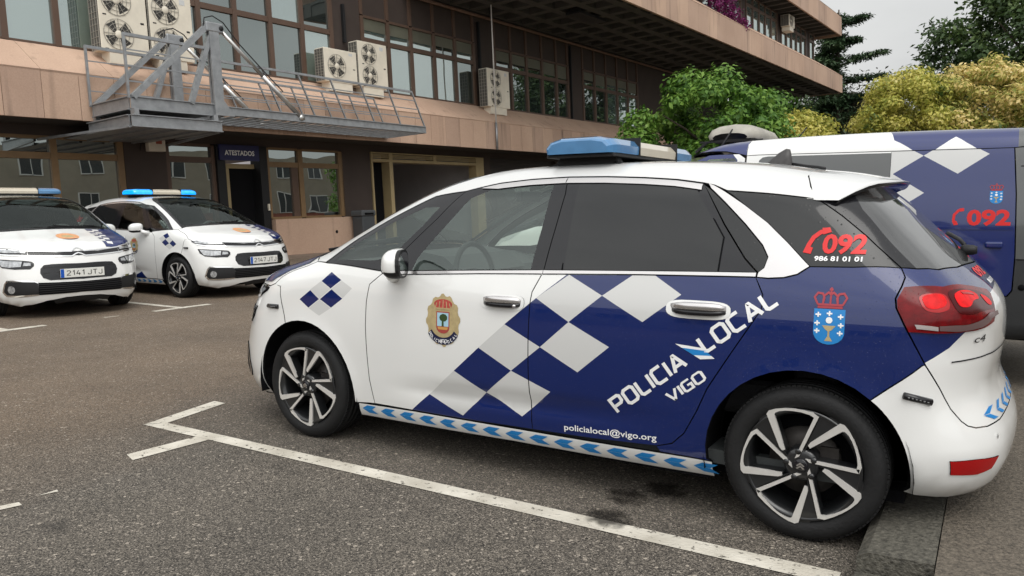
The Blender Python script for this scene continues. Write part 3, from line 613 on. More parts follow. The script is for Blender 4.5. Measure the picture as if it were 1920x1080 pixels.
        G=[(fan((cx,cz),pts),0,0),([[(cx-.042,cz+.045),(cx+.042,cz+.045),(cx+.042,cz-.035),(cx-.042,cz-.035)]]+fan((cx,cz-.035),ngon(cx,cz-.035,.042,.032,14)),1,.0005),
           ([[(cx-.036,cz+.039),(cx+.036,cz+.039),(cx+.036,cz-.03),(cx-.036,cz-.03)]],2,.001),
           ([[rib[i],rib[i+1],rib2[i+1],rib2[i]] for i in range(len(rib)-1)]+[[(cx-.036,cz-.092),(cx+.036,cz-.092),(cx+.036,cz-.116),(cx-.036,cz-.116)]],3,.001),
           ([[(cx-.005,cz+.01),(cx+.005,cz+.01),(cx+.007,cz-.03),(cx-.007,cz-.03)]]+fan((cx-.004,cz+.014),ngon(cx-.004,cz+.014,.026,.02,9)),4,.0014),
           ([[(cx-.034,cz-.033),(cx+.034,cz-.033),(cx+.028,cz-.047),(cx-.028,cz-.047)]],5,.0014),
           ([[(cx-.045,cz+.058),(cx+.045,cz+.058),(cx+.058,cz+.082),(cx-.058,cz+.082)]]+fan((cx,cz+.082),ngon(cx,cz+.082,.058,.026,14,0,180)),6,.0008),
           ([[tuple(p) for p in q] for a in(-.05,-.025,0,.025,.05) for q in stroke([(cx+a,cz+.06),(cx+a*.8,cz+.104-abs(a)*.3)],.005)]+[[(cx-.05,cz+.056),(cx+.05,cz+.056),(cx+.05,cz+.064),(cx-.05,cz+.064)]],0,.0014)]
        let=[]
        for word,a0,a1 in(("POLICIA",208,262),("LOCAL",279,331)):
            for i,c in enumerate(word):
                a=R(a0+(a1-a0)*i/(len(word)-1));q,l=text_quads(c,.22,0);sa,ca=math.sin(a),math.cos(a)
                let+=affine(q,(cx-.101*ca-sa*.005*l,cz-.030+.091*sa-ca*.005*l),(sa*.0125,ca*.0125),(ca*.0175,-sa*.0175))
        q,l=text_quads("VIGO",.2,.24);let+=affine(q,(cx+.028,cz-.1125),(-.056/l,0),(0,.017))
        G.append((let,7,.0018))
        put('emblem',fdoor,G,[M_GOLD,mat("badge_red_edge",(.35,.06,.05),.4),mat("badge_sky",(.35,.55,.65),.4),M_NAVYFILM,mat("badge_tree",(.03,.06,.015),.5),mat("badge_sand",(.55,.28,.08),.5),mat("badge_crown",(.42,.06,.05),.4,var=.3,vscale=90),M_WFILM],cx)
        # --- fittings ---------------------------------------------------
        for par,xc,zc,wid,slope,recess in((fdoor,-.001,.892,.125,-.06,False),(rdoor,-.966,.916,.138,.045,True)):
            lo=[(xc-wid*math.cos(t)*(1),0,zc+.042*math.sin(t)-slope*0+math.cos(t)*slope*wid*.5) for t in np.linspace(0,2*math.pi,28)[:-1]]
            sq=[(xc-wid*np.sign(math.cos(t))*abs(math.cos(t))**.5,.89,zc+.040*np.sign(math.sin(t))*abs(math.sin(t))**.7) for t in np.linspace(0,2*math.pi,28)[:-1]]
            cup=emit('handle_cup',panel(S,sq,(0,1,0),.04,off=.003,inset=0),[M_WHITE],par,s)
            yy=float(S.cast(np.array([[xc,0,zc]]),np.array([0,1.,0]),1.6,.3)[0,1])
            m=MB();w=wid*.86
            def hb_(z0,z1,d,mm):
                b=MB();n=9;V=[];F=[]
                for i in range(n):
                    t=-1+2*i/(n-1);x=xc-w*t;e=1-.35*t**4;bul=d*(1-t**4*.8)
                    for zz,dd in((z0,.0),(z0,bul),((z0+z1)/2,bul*1.15),(z1,bul),(z1,0)): V.append((x,yy-.004*t*t+dd,zc+zz*e))
                for i in range(n-1):
                    for j in range(4): a=i*5+j;F.append((a,a+1,a+6,a+5))
                F.append((0,1,2,3,4));F.append(tuple(range((n-1)*5+4,(n-1)*5-1,-1)));b.add(V,F,True)
                o=b.build('door_handle',mm,cup)
                if s<0: mirror_obj(o)
                return o
            h=hb_(-.001,.030,.030,M_TRIM);h2=hb_(-.022,-.001,.028,M_GLOSSBLK);h2.name='handle_grip'
            if not recess:
                b=MB();b.lathe([(0,.036),(.007,.036),(.008,.026)],14,'y',(xc-.085,yy,zc-.011));o=b.build('lock_barrel',M_TRIM,cup)
                if s<0: mirror_obj(o)
        # mirror
        bm=bmesh.new();bmesh.ops.create_icosphere(bm,subdivisions=4,radius=1)
        me_v=[]
        for v_ in bm.verts:
            c=v_.co;x=c.x;sg=lambda a,e:math.copysign(abs(a)**e,a)
            X=.565+ (.080*sg(x,.8) if x>0 else .030*sg(x,.5));Y=1.012+.105*sg(c.y,.75);Z=1.068+.074*sg(c.z,.75)-(.012*c.y)
            v_.co=(X,Y,Z)
        me=bpy.data.meshes.new('wing_mirror');bm.faces.ensure_lookup_table()
        for f in bm.faces: f.smooth=True;f.material_index=1 if f.calc_center_median().z<1.028 else 0
        bm.to_mesh(me);bm.free();mir=link('wing_mirror',me,root,None,[M_WHITE,M_BLACK])
        b=MB();b.tube([(.70,.86,.985),(.675,.915,.995),(.645,.96,1.02)],[.038,.032,.03],12);arm=b.build('mirror_arm',M_WHITE,mir)
        b=MB();b.prism([(.965+.09*0+(1.012-.965)+.098*sg_(t,.8,'c'),1.066+.060*sg_(t,.8,'s')) for t in np.linspace(0,2*math.pi,22)[:-1]],.533,.5355,'x');mg=b.build('mirror_glass',M_CHROME,mir)
        b=MB();b.prism([(1.012+.112*sg_(t,.75,'c'),1.066+.073*sg_(t,.75,'s')) for t in np.linspace(0,2*math.pi,26)[:-1]],.536,.555,'x');mf=b.build('mirror_rim',M_BLACK,mir)
        b=MB();b.tube([(.61,.955,1.036),(.630,1.0,1.034),(.618,1.05,1.032)],.008,8);ind=b.build('indicator',mat("amber_clear_lens",(.45,.36,.28),.1,coat=1),mir)
        for o in(mir,mg,mf,ind):
            for v in o.data.vertices:
                x,y=v.co.x-.60,v.co.y-1.0;c,s_=math.cos(R(27)),math.sin(R(27));v.co.x=.60+x*c-y*s_;v.co.y=1.0+x*s_+y*c
        if s<0:
            for o in(mir,arm,mg,mf,ind): mirror_obj(o)
        # lamps
        tl_=[(-1.724,.81,1.038),(-1.705,.841,.993),(-1.709,.854,.960),(-1.751,.867,.878),(-1.856,.825,.876),(-1.929,.756,.878),(-2.012,.545,.892),(-2.015,.475,.929),(-1.995,.390,.985),(-1.981,.40,1.004),(-1.845,.743,1.038)]
        lamp=emit('tail_lamp',panel(S,tl_,(-.75,.62,.15),.03,off=.006,lip=.01),[M_DKRED],root,s)
        # lamp picture elements are set out in (v along the lamp, z)
        A0,A1=np.array([-1.72,.86]),np.array([-2.01,.45])
        at=lambda t,z:(A0[0]+(A1[0]-A0[0])*t,A0[1]+(A1[1]-A0[1])*t+ .10*math.sin(math.pi*t),z)
        def soft(P,k=2):
            P=[np.array(p) for p in P]
            for _ in range(k): P=[q for a,b in zip(P,P[1:]+P[:1]) for q in(a*.78+b*.22,a*.22+b*.78)]
            return [tuple(p) for p in P]
        for nm,pl,mm,o_ in(('lamp_element',soft([at(.19,1.024),at(.46,1.018),at(.47,.950),at(.36,.940),at(.24,.955)]),M_RED,.0075),('lamp_element',soft([at(.23,1.019),at(.44,1.013),at(.45,.960),at(.35,.952),at(.26,.962)]),M_REDHOT,.0085),
            ('lamp_element',soft([at(.48,1.022),at(.62,1.032),at(.88,1.022),at(.985,.99),at(.985,.935),at(.88,.928),at(.62,.926),at(.49,.935)]),M_LAMPDARK,.0072),
            ('lamp_element',soft([at(.52,.995),at(.60,1.018),at(.74,1.022),at(.80,1.0),at(.78,.972),at(.68,.965),at(.60,.945),at(.52,.950)]),M_REDHOT,.0085),
            ('lamp_element',soft([at(.84,1.006),at(.93,.985),at(.955,.955),at(.90,.942),at(.85,.955)]),M_REDHOT,.0085),
            ('lamp_strip',[at(.16,.905),at(.36,.900),at(.36,.888),at(.18,.890)],M_GREYLENS,.009),('lamp_strip',[at(.37,.903),at(.70,.910),at(1.0,.925),at(1.0,.908),at(.70,.893),at(.37,.889)],mat("grey_lens",(.13,.08,.08),.2),.009),
            ('lamp_strip',[at(.60,1.008),at(.74,1.004),at(.735,.992),at(.61,.995)],M_RED,.0100)):
            emit(nm,panel(S,pl,(-.75,.62,.1),.02,off=o_,inset=0,lip=.002),[mm],lamp,s)
        emit('reflector',panel(S,[(-1.901,.803,.401),(-1.98,.72,.401),(-2.050,.600,.393),(-2.035,.635,.345),(-1.99,.70,.332),(-1.905,.79,.341)],(-.7,.7,0),.03,off=.004,lip=.006),[M_RED],rbump,s)
        for nm,cx_,cy_,cz_,dx,dy,par in(('strobe_lamp',-1.79,.853,.631,-.045,-.024,rbump),('strobe_lamp',1.638,.880,.767,.046,-.006,fb)):
            a=np.array([cx_-dx,cy_-dy,cz_+(.013 if par is rbump else .004)]);b_=np.array([cx_+dx,cy_+dy,cz_-(.013 if par is rbump else -.004)])
            PP=S.cast(np.array([a*[1,0,1],b_*[1,0,1]]),np.array([0,1.,0]),1.5,.3);NN=S.grad(PP)
            a,b_=PP[0]+NN[0]*.004,PP[1]+NN[1]*.004;m=MB();m.tube([a,a*.98+b_*.02,b_*.98+a*.02,b_],[.010,.0135,.0135,.010],12);o=m.build(nm,M_GLOSSBLK,par)
            m=MB()
            for i in range(6):
                c=a+(b_-a)*(.16+.136*i);d=(b_-a)/np.linalg.norm(b_-a);m.bar(c+NN[0]*.0125-d*.003,c+NN[0]*.0125+d*.003,.007,.004)
            o2=m.build('strobe_led',M_LENS,o)
            if s<0: mirror_obj(o);mirror_obj(o2)
        # front lamps
        drl=[(1.71,.84,.880),(1.90,.70,.866),(2.06,.54,.850),(2.08,.54,.790),(1.95,.70,.802),(1.82,.815,.818),(1.73,.85,.86)]
        d=emit('headlamp',panel(S,drl,(.7,.7,.2),.04,off=.005),[M_GLOSSBLK],root,s)
        emit('lamp_strip',panel(S,[(1.74,.835,.866),(1.90,.70,.853),(2.05,.55,.838),(2.05,.55,.808),(1.93,.70,.818),(1.80,.815,.836)],(.7,.7,.2),.04,off=.0075,inset=0,lip=0),[M_LENS],d,s)
        hp=[(1.84,.83,.758),(2.0,.70,.742),(2.15,.52,.725),(2.17,.50,.70),(2.175,.505,.665),(2.17,.55,.625),(2.06,.68,.622),(1.95,.79,.645),(1.88,.825,.69)]
        d=emit('headlamp',panel(S,hp,(.8,.6,0),.04,off=.005),[M_GLOSSBLK],root,s)
        emit('lamp_strip',panel(S,[(1.87,.815,.742),(2.0,.70,.726),(2.08,.60,.715),(2.08,.61,.650),(2.0,.715,.645),(1.93,.79,.665)],(.8,.6,0),.03,off=.0075,inset=0,lip=0),[M_LENS],d,s)
        emit('lamp_strip',panel(S,[(2.10,.585,.705),(2.14,.53,.70),(2.145,.53,.665),(2.10,.60,.66)],(.8,.6,0),.03,off=.0075,inset=0,lip=0),[M_LENS],d,s)
        fo=[(1.98,.785,.455),(2.01,.765,.495),(2.12,.66,.495),(2.21,.54,.488),(2.245,.49,.460),(2.25,.49,.30),(2.21,.54,.295),(2.10,.66,.288),(1.98,.775,.292),(1.945,.805,.345)]
        fo_in=[(1.99,.770,.450),(2.02,.750,.476),(2.12,.65,.476),(2.22,.52,.468),(2.24,.492,.450),(2.25,.492,.312),(2.21,.535,.314),(2.10,.655,.307),(1.99,.760,.311),(1.965,.788,.35)]
        f_=emit('fog_lamp_surround',panel(S,fo,(.75,.65,0),.04,off=.006,extras=[(fo_in,1)]),[M_CHROME,M_BLACK],fb,s)
        c0=S.cast(np.array([[0,.735,.378]]),np.array([1.,0,0]),2.6,1.2)[0];g_=S.grad(c0[None])[0];u_=np.cross([0,0,1],g_);u_/=np.linalg.norm(u_);v_=np.cross(g_,u_)
        m=MB()
        for r0,r1,o_ in((.048,.036,.006),(.036,.0,.010)): m.add([c0+g_*(.006+o_*.5)+(u_*math.cos(t)+v_*math.sin(t))*r for r in(r0,r1+1e-4) for t in np.linspace(0,2*math.pi,21)[:-1]],[(i,(i+1)%20,20+(i+1)%20,20+i) for i in range(20)],True)
        o=m.build('fog_lamp',M_LENS,f_)
        if s<0: mirror_obj(o)
    # --- nose details ---------------------------------------------------
    S_=S
    up=[(2.06,.54,.851),(2.16,.25,.836),(2.185,.07,.828),(2.19,.03,.868),(2.19,0,.884)];lo=[(2.20,0,.800),(2.21,.03,.79),(2.22,.075,.772),(2.2,.25,.776),(2.11,.54,.788)]
    gr=emit('grille_bar',panel(S,[(2.19,0,.834),(2.18,.25,.832),(2.06,.54,.848),(2.10,.54,.790),(2.2,.25,.778),(2.22,0,.774)],(.9,.3,.3),.04,off=.003,join=True,lip=.008),[M_GLOSSBLK],root)
    def ribbon(name,pts,w,o_,par,mm):
        """bright strip along a polyline of (y,z) on the nose, mirrored about the centre"""
        full=[(-y,z) for y,z in pts[::-1] if y>0]+list(pts);q=stroke([(y,z) for y,z in full],w);V=np.array([p for a in q for p in a])
        P=S_.cast(np.stack([V[:,0]*0,V[:,0],V[:,1]],1),np.array([1.,0,0]),2.7,.9,90);N=S_.grad(P);P=P+N*o_
        F=[]
        for i in range(len(q)):
            f=(4*i,4*i+1,4*i+2,4*i+3);a,b,c=P[f[0]],P[f[1]],P[f[2]];F.append(f if np.dot(np.cross(b-a,c-a),N[f[0]])>0 else f[::-1])
        return emit(name,(P,N,F,[0]*len(F)),[mm],par)
    ribbon('chrome_strip',[(0,.872),(.035,.858),(.075,.826),(.25,.834),(.40,.842),(.54,.852),(.66,.862),(.76,.872),(.83,.884)],.013,.009,gr,M_CHROME)
    ribbon('chrome_strip',[(0,.806),(.035,.794),(.08,.768),(.25,.775),(.40,.781),(.54,.788),(.66,.796),(.76,.806),(.82,.820)],.013,.009,gr,M_CHROME)
    ug=[(2.3,0,.690),(2.25,.33,.692),(2.22,.41,.680),(2.21,.45,.63),(2.21,.455,.57),(2.23,.43,.51),(2.26,.36,.478),(2.3,0,.474)]
    g2=emit('upper_grille',panel(S,ug,(.95,.3,0),.05,off=.004,join=True,lip=.01),[M_GLOSSBLK],root)
    ribbon('grille_slat',[(0,.645),(.2,.645),(.42,.642)],.02,.008,g2,M_BLACK); ribbon('grille_slat',[(0,.575),(.2,.575),(.43,.57)],.016,.008,g2,M_BLACK)
    lg=[(2.33,0,.452),(2.28,.3,.455),(2.24,.495,.462),(2.25,.495,.300),(2.3,.3,.305),(2.33,0,.315)]
    g3=emit('lower_grille',panel(S,lg,(.95,.3,0),.05,off=.005,join=True,lip=.01),[M_DARK],root)
    for i in range(5): ribbon('grille_slat',[(0,.340+.024*i),(.25,.338+.024*i),(.485,.332+.026*i)],.009,.012,g3,M_BLACK)
    emit('lower_lip',panel(S,[(2.31,0,.262),(2.28,.2,.258),(2.24,.34,.238),(2.2,.30,.20),(2.25,.2,.2),(2.27,0,.205)],(.8,.3,-.3),.05,join=True,off=-.004,lip=0),[M_BLACK],fb)
    px=float(S.cast(np.array([[0,.26,.56]]),np.array([1.,0,0]),2.7,1)[0,0])
    plate_at=px+.045
    # --- spoiler, aerial, wiper, badge -----------------------------------
    ys=np.linspace(-.66,.66,27);V=[];F=[]
    for y in ys:
        a=abs(y);t=(a/.66)**2;xa=-1.3025-(.016*(a/.52)**2 if a<.52 else .016+.048*((a-.52)/.135));xe=-1.655+.10*t+.09*max(0,(a-.45)/.21)**2;ze=1.447-.028*t-.055*max(0,(a-.5)/.16)**2;row=[]
        for q in(0,.12,.3,.5,.7,.86):
            x=xa+(xe-xa)*q;zf=float(S.cast(np.array([[x,y,0]]),np.array([0,0,1.]),1.8,.9)[0,2])
            if q==0: z0_=zf
            row.append((x,y,max(zf+.002,z0_+(ze-z0_)*q+.022*(1-t)*q*(1-q)*2)))
        und=S.cast(np.array([[0,y,1.415-.045*t]]),np.array([-1.,0,0]),2.0,.9)[0]
        V+=row+[(xe,y,ze),(xe+.012,y,ze-.016),(xe+.09,y,ze-.024),tuple(und+np.array([.012,0,.004]))]
    for i in range(26):
        for j in range(9): a=i*10+j;F.append((a,a+1,a+11,a+10))
    m=MB();m.add(V,F,True);sp_=m.build('spoiler',M_ROOFW,root,mats=[M_ROOFW,M_GLOSSBLK])
    for i,pl in enumerate(sp_.data.polygons): pl.material_index=1 if pl.center.z<1.44 and pl.normal.z<-.2 else 0
    m=MB();z0=float(S.cast(np.array([[-1.10,0,0]]),np.array([0,0,1.]),1.8,1.0)[0,2])
    prof=[];V=[];F=[]
    for k,(xx,hw,hh) in enumerate([(-1.005,.012,.004),(-1.03,.024,.022),(-1.07,.030,.058),(-1.105,.027,.078),(-1.125,.020,.074),(-1.135,.016,.03),(-1.137,.014,.004)]):
        V+=[(xx,-hw,z0-.012),(xx,-hw*.92,z0+hh*.45),(xx,-hw*.4,z0+hh*.93),(xx,0,z0+hh),(xx,hw*.4,z0+hh*.93),(xx,hw*.92,z0+hh*.45),(xx,hw,z0-.012)]
    for i in range(6):
        for j in range(6): a=i*7+j;F.append((a,a+1,a+8,a+7))
    F+= [tuple(range(7)),tuple(range(48,41,-1))];m.add(V,F,True);m.build('roof_aerial',mat("grey_plastic",(.045,.042,.042),.45,var=.2,vscale=60),root)
    m=MB();m.tube([(-1.13,0,z0+.004),(-1.20,.02,z0-.010),(-1.27,.07,z0-.02),(-1.31,.12,z0-.03)],.007,8);m.build('aerial_cable',M_BLACK,root)
    m=MB();m.lathe([(.0,-.035),(.016,-.035),(.022,-.02),(.024,.015),(.016,.03),(0,.03)],16,'x',(-1.905,.02,1.140));m.tube([(-1.89,.02,1.135),(-1.87,.02,1.115)],.016,8);m.build('rear_wiper_hub',M_BLACK,root)
    wp=S.cast(np.array([[0,-.02,1.15],[0,-.22,1.165],[0,-.45,1.185]]),np.array([-1.,0,0]),2.4,1.2);m=MB();m.tube([tuple(q+np.array([-.018,0,.012])) for q in wp],.010,6);m.build('rear_wiper',M_BLACK,root)
    m=MB();m.bar((1.425,-.10,1.132),(1.33,.52,1.135),.018,.016);m.bar((1.42,.62,1.10),(1.40,-.02,1.150),.018,.016);m.build('wiper',M_BLACK,root)
    def rear_quads(qs,o_):
        V=np.array([p for q in qs for p in q]);P=S.cast(np.stack([V[:,0]*0,V[:,0],V[:,1]],1),np.array([-1.,0,0]),2.6,1.2,80);N=S.grad(P);P=P+N*o_;F=[];k=0
        for q in qs:
            f=tuple(range(k,k+len(q)));k+=len(q);a,b,c=P[f[0]],P[f[1]],P[f[2]];F.append(f if np.dot(np.cross(b-a,c-a),N[f[0]])>0 else f[::-1])
        return P,N,F,[0]*len(F)
    T,w=font_polys("c4",.0); emit('badge',rear_quads(affine(T,(.700,.832),(-.066/w,0),(0,.030)),.004),[M_BLACK],tg)
    ribs=[]
    for pts in([(.60,.775),(.30,.772),(0,.770)],[(.60,.7745),(.70,.770),(.78,.766)]): ribs+=[[tuple(p) for p in q] for q in stroke(pts,.005)]
    emit('tailgate_crease',rear_quads([q2 for q in ribs for q2 in split_quad(q,10)],.002),[M_DARK],tg)
    T,w=font_polys("092",.035); emit('lettering',rear_quads(affine(T,(.30,1.045),(-.22/w,0),(0,.035)),.002),[M_REDFILM],tg)
    T,w=font_polys("986 81 01 01",.03); emit('lettering',rear_quads(affine(T,(.22,1.012),(-.2/w,0),(0,.018)),.002),[M_WFILM],tg)
    ch=[]
    for i in range(8):
        for sg in(1,-1):
            y0=(.64-.125*i)
            if y0<.02: continue
            ch.append([(sg*y0,.548),(sg*(y0-.06),.570),(sg*(y0-.105),.570),(sg*(y0-.045),.548)]);ch.append([(sg*y0,.546),(sg*(y0-.045),.546),(sg*(y0-.105),.524),(sg*(y0-.06),.524)])
    emit('chevron_film',rear_quads(ch,.002),[M_SKYFILM],tg)
    m=MB();m.lathe([(0,.001),(.011,.001),(.0125,-.004)],16,'x',(0,0,0))
    for sg in(1,-1):
        c=S.cast(np.array([[0,sg*.60,.468]]),np.array([-1.,0,0]),2.6,1.2,80)[0]
        m2=MB();m2.add([c+np.array([-.004,0,0])+np.array([0,math.cos(t)*.011+0,math.sin(t)*.011]) for t in np.linspace(0,2*math.pi,13)[:-1]],[tuple(range(12))]);m2.build('parking_sensor',M_GREYW,rbump)
    # --- under-body, wells and cabin ---------------------------------------
    m=MB();m.box(-1.75,1.95,-.70,.70,.17,.22);m.box(-1.0,1.0,-.80,.80,.17,.24);m.box(1.72,1.98,-.5,.5,.22,.75);m.box(.95,1.95,-.66,.66,.22,.80);m.box(-1.75,-.98,-.60,.60,.22,.95)
    m.build('underbody',M_DARK,root)
    for ax in(1.3925,-1.3925):
        for sg in(1,-1):
            n=20;V=[];F=[]
            for i in range(n+1):
                a=R(-12+204*i/n);x,z=ax+.40*math.cos(a),.316+.40*math.sin(a);V+=[(x,sg*.872,z),(x,sg*.60,z)]
            for i in range(n): F.append((2*i,2*i+1,2*i+3,2*i+2))
            V+=[(ax,sg*.60,.2)];
            for i in range(n): F.append((2*i+1,2*i+3,len(V)-1))
            m=MB();m.add(V,F);m.build('wheel_arch_liner',M_DARK,root,fix=False)
    m=MB();m.box(-1.7,.95,-.80,.80,.24,.30);m.prism([(.62,.30),(.62,.86),(.70,.965),(.98,1.03),(1.30,1.04),(1.30,.3)],-.80,.80,'y');m.build('dashboard',M_DASH,root)
    m=MB();m.prism([(.66,.955),(.80,1.055),(1.0,1.085),(1.05,1.05),(.75,.93)],-.42,.30,'y');m.build('dashboard_hood',M_DASH,root)
    m=MB();m.tube([(.52+.055*math.cos(t)*.5,.37+.185*math.cos(t+0)*0+.185*math.sin(t),.955+.185*math.cos(t)) for t in np.linspace(0,2*math.pi,33)],.016,8,caps=False);m.bar((.53,.37,.955),(.70,.37,.90),.09,.09);m.bar((.525,.20,.945),(.525,.54,.945),.02,.045);m.bar((.53,.37,.80),(.525,.37,.93),.05,.02);m.build('steering_wheel',M_DASH,root)
    m=MB();m.cbox(.36,.40,-.12,.12,1.375,1.44,.012);m.build('rear_view_mirror',M_BLACK,root)
    for yy in(.37,-.37):
        m=MB();m.cbox(-.42,.10,yy-.25,yy+.25,.42,.56,.04);M_=Matrix.Translation((-.40,yy,.52))@Matrix.Rotation(R(-14),4,'Y');m.cbox(-.09,.07,-.245,.245,0,.62,.05,M_);m.cbox(-.06,.05,-.14,.14,.66,.86,.04,M_);m.build('seat',M_SEAT,root)
    m=MB();m.cbox(-1.35,-.85,-.65,.65,.42,.58,.05);m.cbox(-1.48,-1.30,-.65,.65,.5,1.12,.05);m.build('rear_bench',M_SEAT,root)
    # wheels
    for sx,rot in((1.3925,84),(-1.3925,73)):
        make_wheel(root,(sx,.882,.316),R(180),rot)
        make_wheel(root,(sx,-.882,.316),0,rot)
    return root,plate_at
def sg_(t,e,w):
    c=math.cos(t) if w=='c' else math.sin(t);return math.copysign(abs(c)**e,c)
def split_quad(q,n):
    a,b,c,d=[np.array(p) for p in q];return [[tuple(a+(b-a)*i/n),tuple(a+(b-a)*(i+1)/n),tuple(d+(c-d)*(i+1)/n),tuple(d+(c-d)*i/n)] for i in range(n)]
def mirror_obj(o):
    for v in o.data.vertices: v.co.y=-v.co.y
    o.data.flip_normals()
M_LAMPDARK=mat("lamp_ring_dark_red",(.055,.002,.003),.2,spec=.25)  # darkest red, the ring around the bright lamp elements
M_GREYLENS=mat("pale_lens",(.34,.30,.29),.2)
M_TRIM=mat("bright_trim",(.60,.58,.575),.22,metal=.8)
M_BEACON=mat("blue_lens",(.065,.19,.37),.16,coat=1,var=.12,vscale=9)
M_BEACONLIT=mat("blue_lens_lit",(.01,.2,.55),.2,coat=1,emit=(.0,.30,.95),estr=.85,var=.5,vscale=22)
M_BEIGE=mat("cream_lens",(.50,.45,.36),.3,coat=.6,var=.05,vscale=6)
def make_lightbar(parent,lit=False):
    """lamp beam across the roof: two blue ends and a cream middle on black feet"""
    def seg(y0,y1,name,mm,e0,e1):
        sec=[(-.055,1.606),(-.048,1.640),(-.075,1.672),(-.14,1.690),(-.34,1.690),(-.41,1.676),(-.44,1.645),(-.436,1.606)];n=len(sec);V=[];F=[];st=[]
        k0=4 if e0 else 0;k1=4 if e1 else 0
        for i in range(k0): t=i/k0;st.append((y0-(1-math.sqrt(1-(1-t)**2))*0 - .085*math.cos(t*math.pi/2)*1+0,.60+.40*math.sin(t*math.pi/2)))
        st+=[(y0,1),(y1,1)]
        for i in range(k1): t=(i+1)/k1;st.append((y1+.085*math.sin(t*math.pi/2),.60+.40*math.cos(t*math.pi/2)))
        if e0: st[0]=(y0-.085,.60)
        for y,sc in st:
            for x,z in sec: V.append((-.245+(x+.245)*(.55+.45*sc),y,1.606+(z-1.606)*(.30+.70*sc)))
        for i in range(len(st)-1):
            for j in range(n): a=i*n+j;b=i*n+(j+1)%n;F.append((a,b,b+n,a+n))
        F+=[tuple(range(n)),tuple(range(len(V)-1,len(V)-n-1,-1))]
        m=MB();m.add(V,F,False);return m.build(name,mm,parent)
    L=M_BEACONLIT if lit else M_BEACON
    e=seg(.27,.50,'beacon_end',L,False,True);seg(-.50,-.27,'beacon_end',L,True,False);seg(-.262,.262,'beacon_middle',M_BEIGE,False,False)
    m=MB();m.box(-.445,-.05,.262,.27,1.604,1.694);m.box(-.445,-.05,-.27,-.262,1.604,1.694);m.cbox(-.43,-.06,-.56,.56,1.590,1.607,.006)
    for y in(.44,-.44): m.prism([(-.04,1.535),(-.09,1.592),(-.40,1.592),(-.43,1.535)],y-.03,y+.03,'y');m.bar((-.0,y+.08*(1 if y>0 else -1),1.53),(-.10,y,1.575),.03,.012);m.bar((-.48,y+.08*(1 if y>0 else -1),1.525),(-.38,y,1.575),.03,.012)
    m.build('beacon_feet',M_BLACK,parent)
    if not lit:
        m=MB();m.add([(-.180,.5775,1.632),(-.292,.5775,1.632),(-.292,.558,1.668),(-.180,.558,1.668)],[(0,1,2,3)]);m.build('window_film',M_BEIGE,parent)
def make_plate(parent,x,txt):
    m=MB();m.cbox(x-.008,x,-.26,.26,.507,.617,.002);pl=m.build('number_plate',mat("plate_white",(.74,.74,.70),.35),parent)
    m=MB();m.box(x-.001,x+.0012,-.258,-.218,.509,.615);m.build('plate_band',mat("plate_blue",(.01,.09,.45),.4),pl)
    if not txt: return
    q,l=text_quads(txt,.13,.28);m=MB()
    for a in affine(q,(-.190,.530),(.425/l,0),(0,.066)): m.add([(x+.0016,p[0],p[1]) for p in a],[tuple(range(len(a)))])
    m.build('lettering',mat("plate_black",(.015,.015,.015),.5),pl,fix=False)

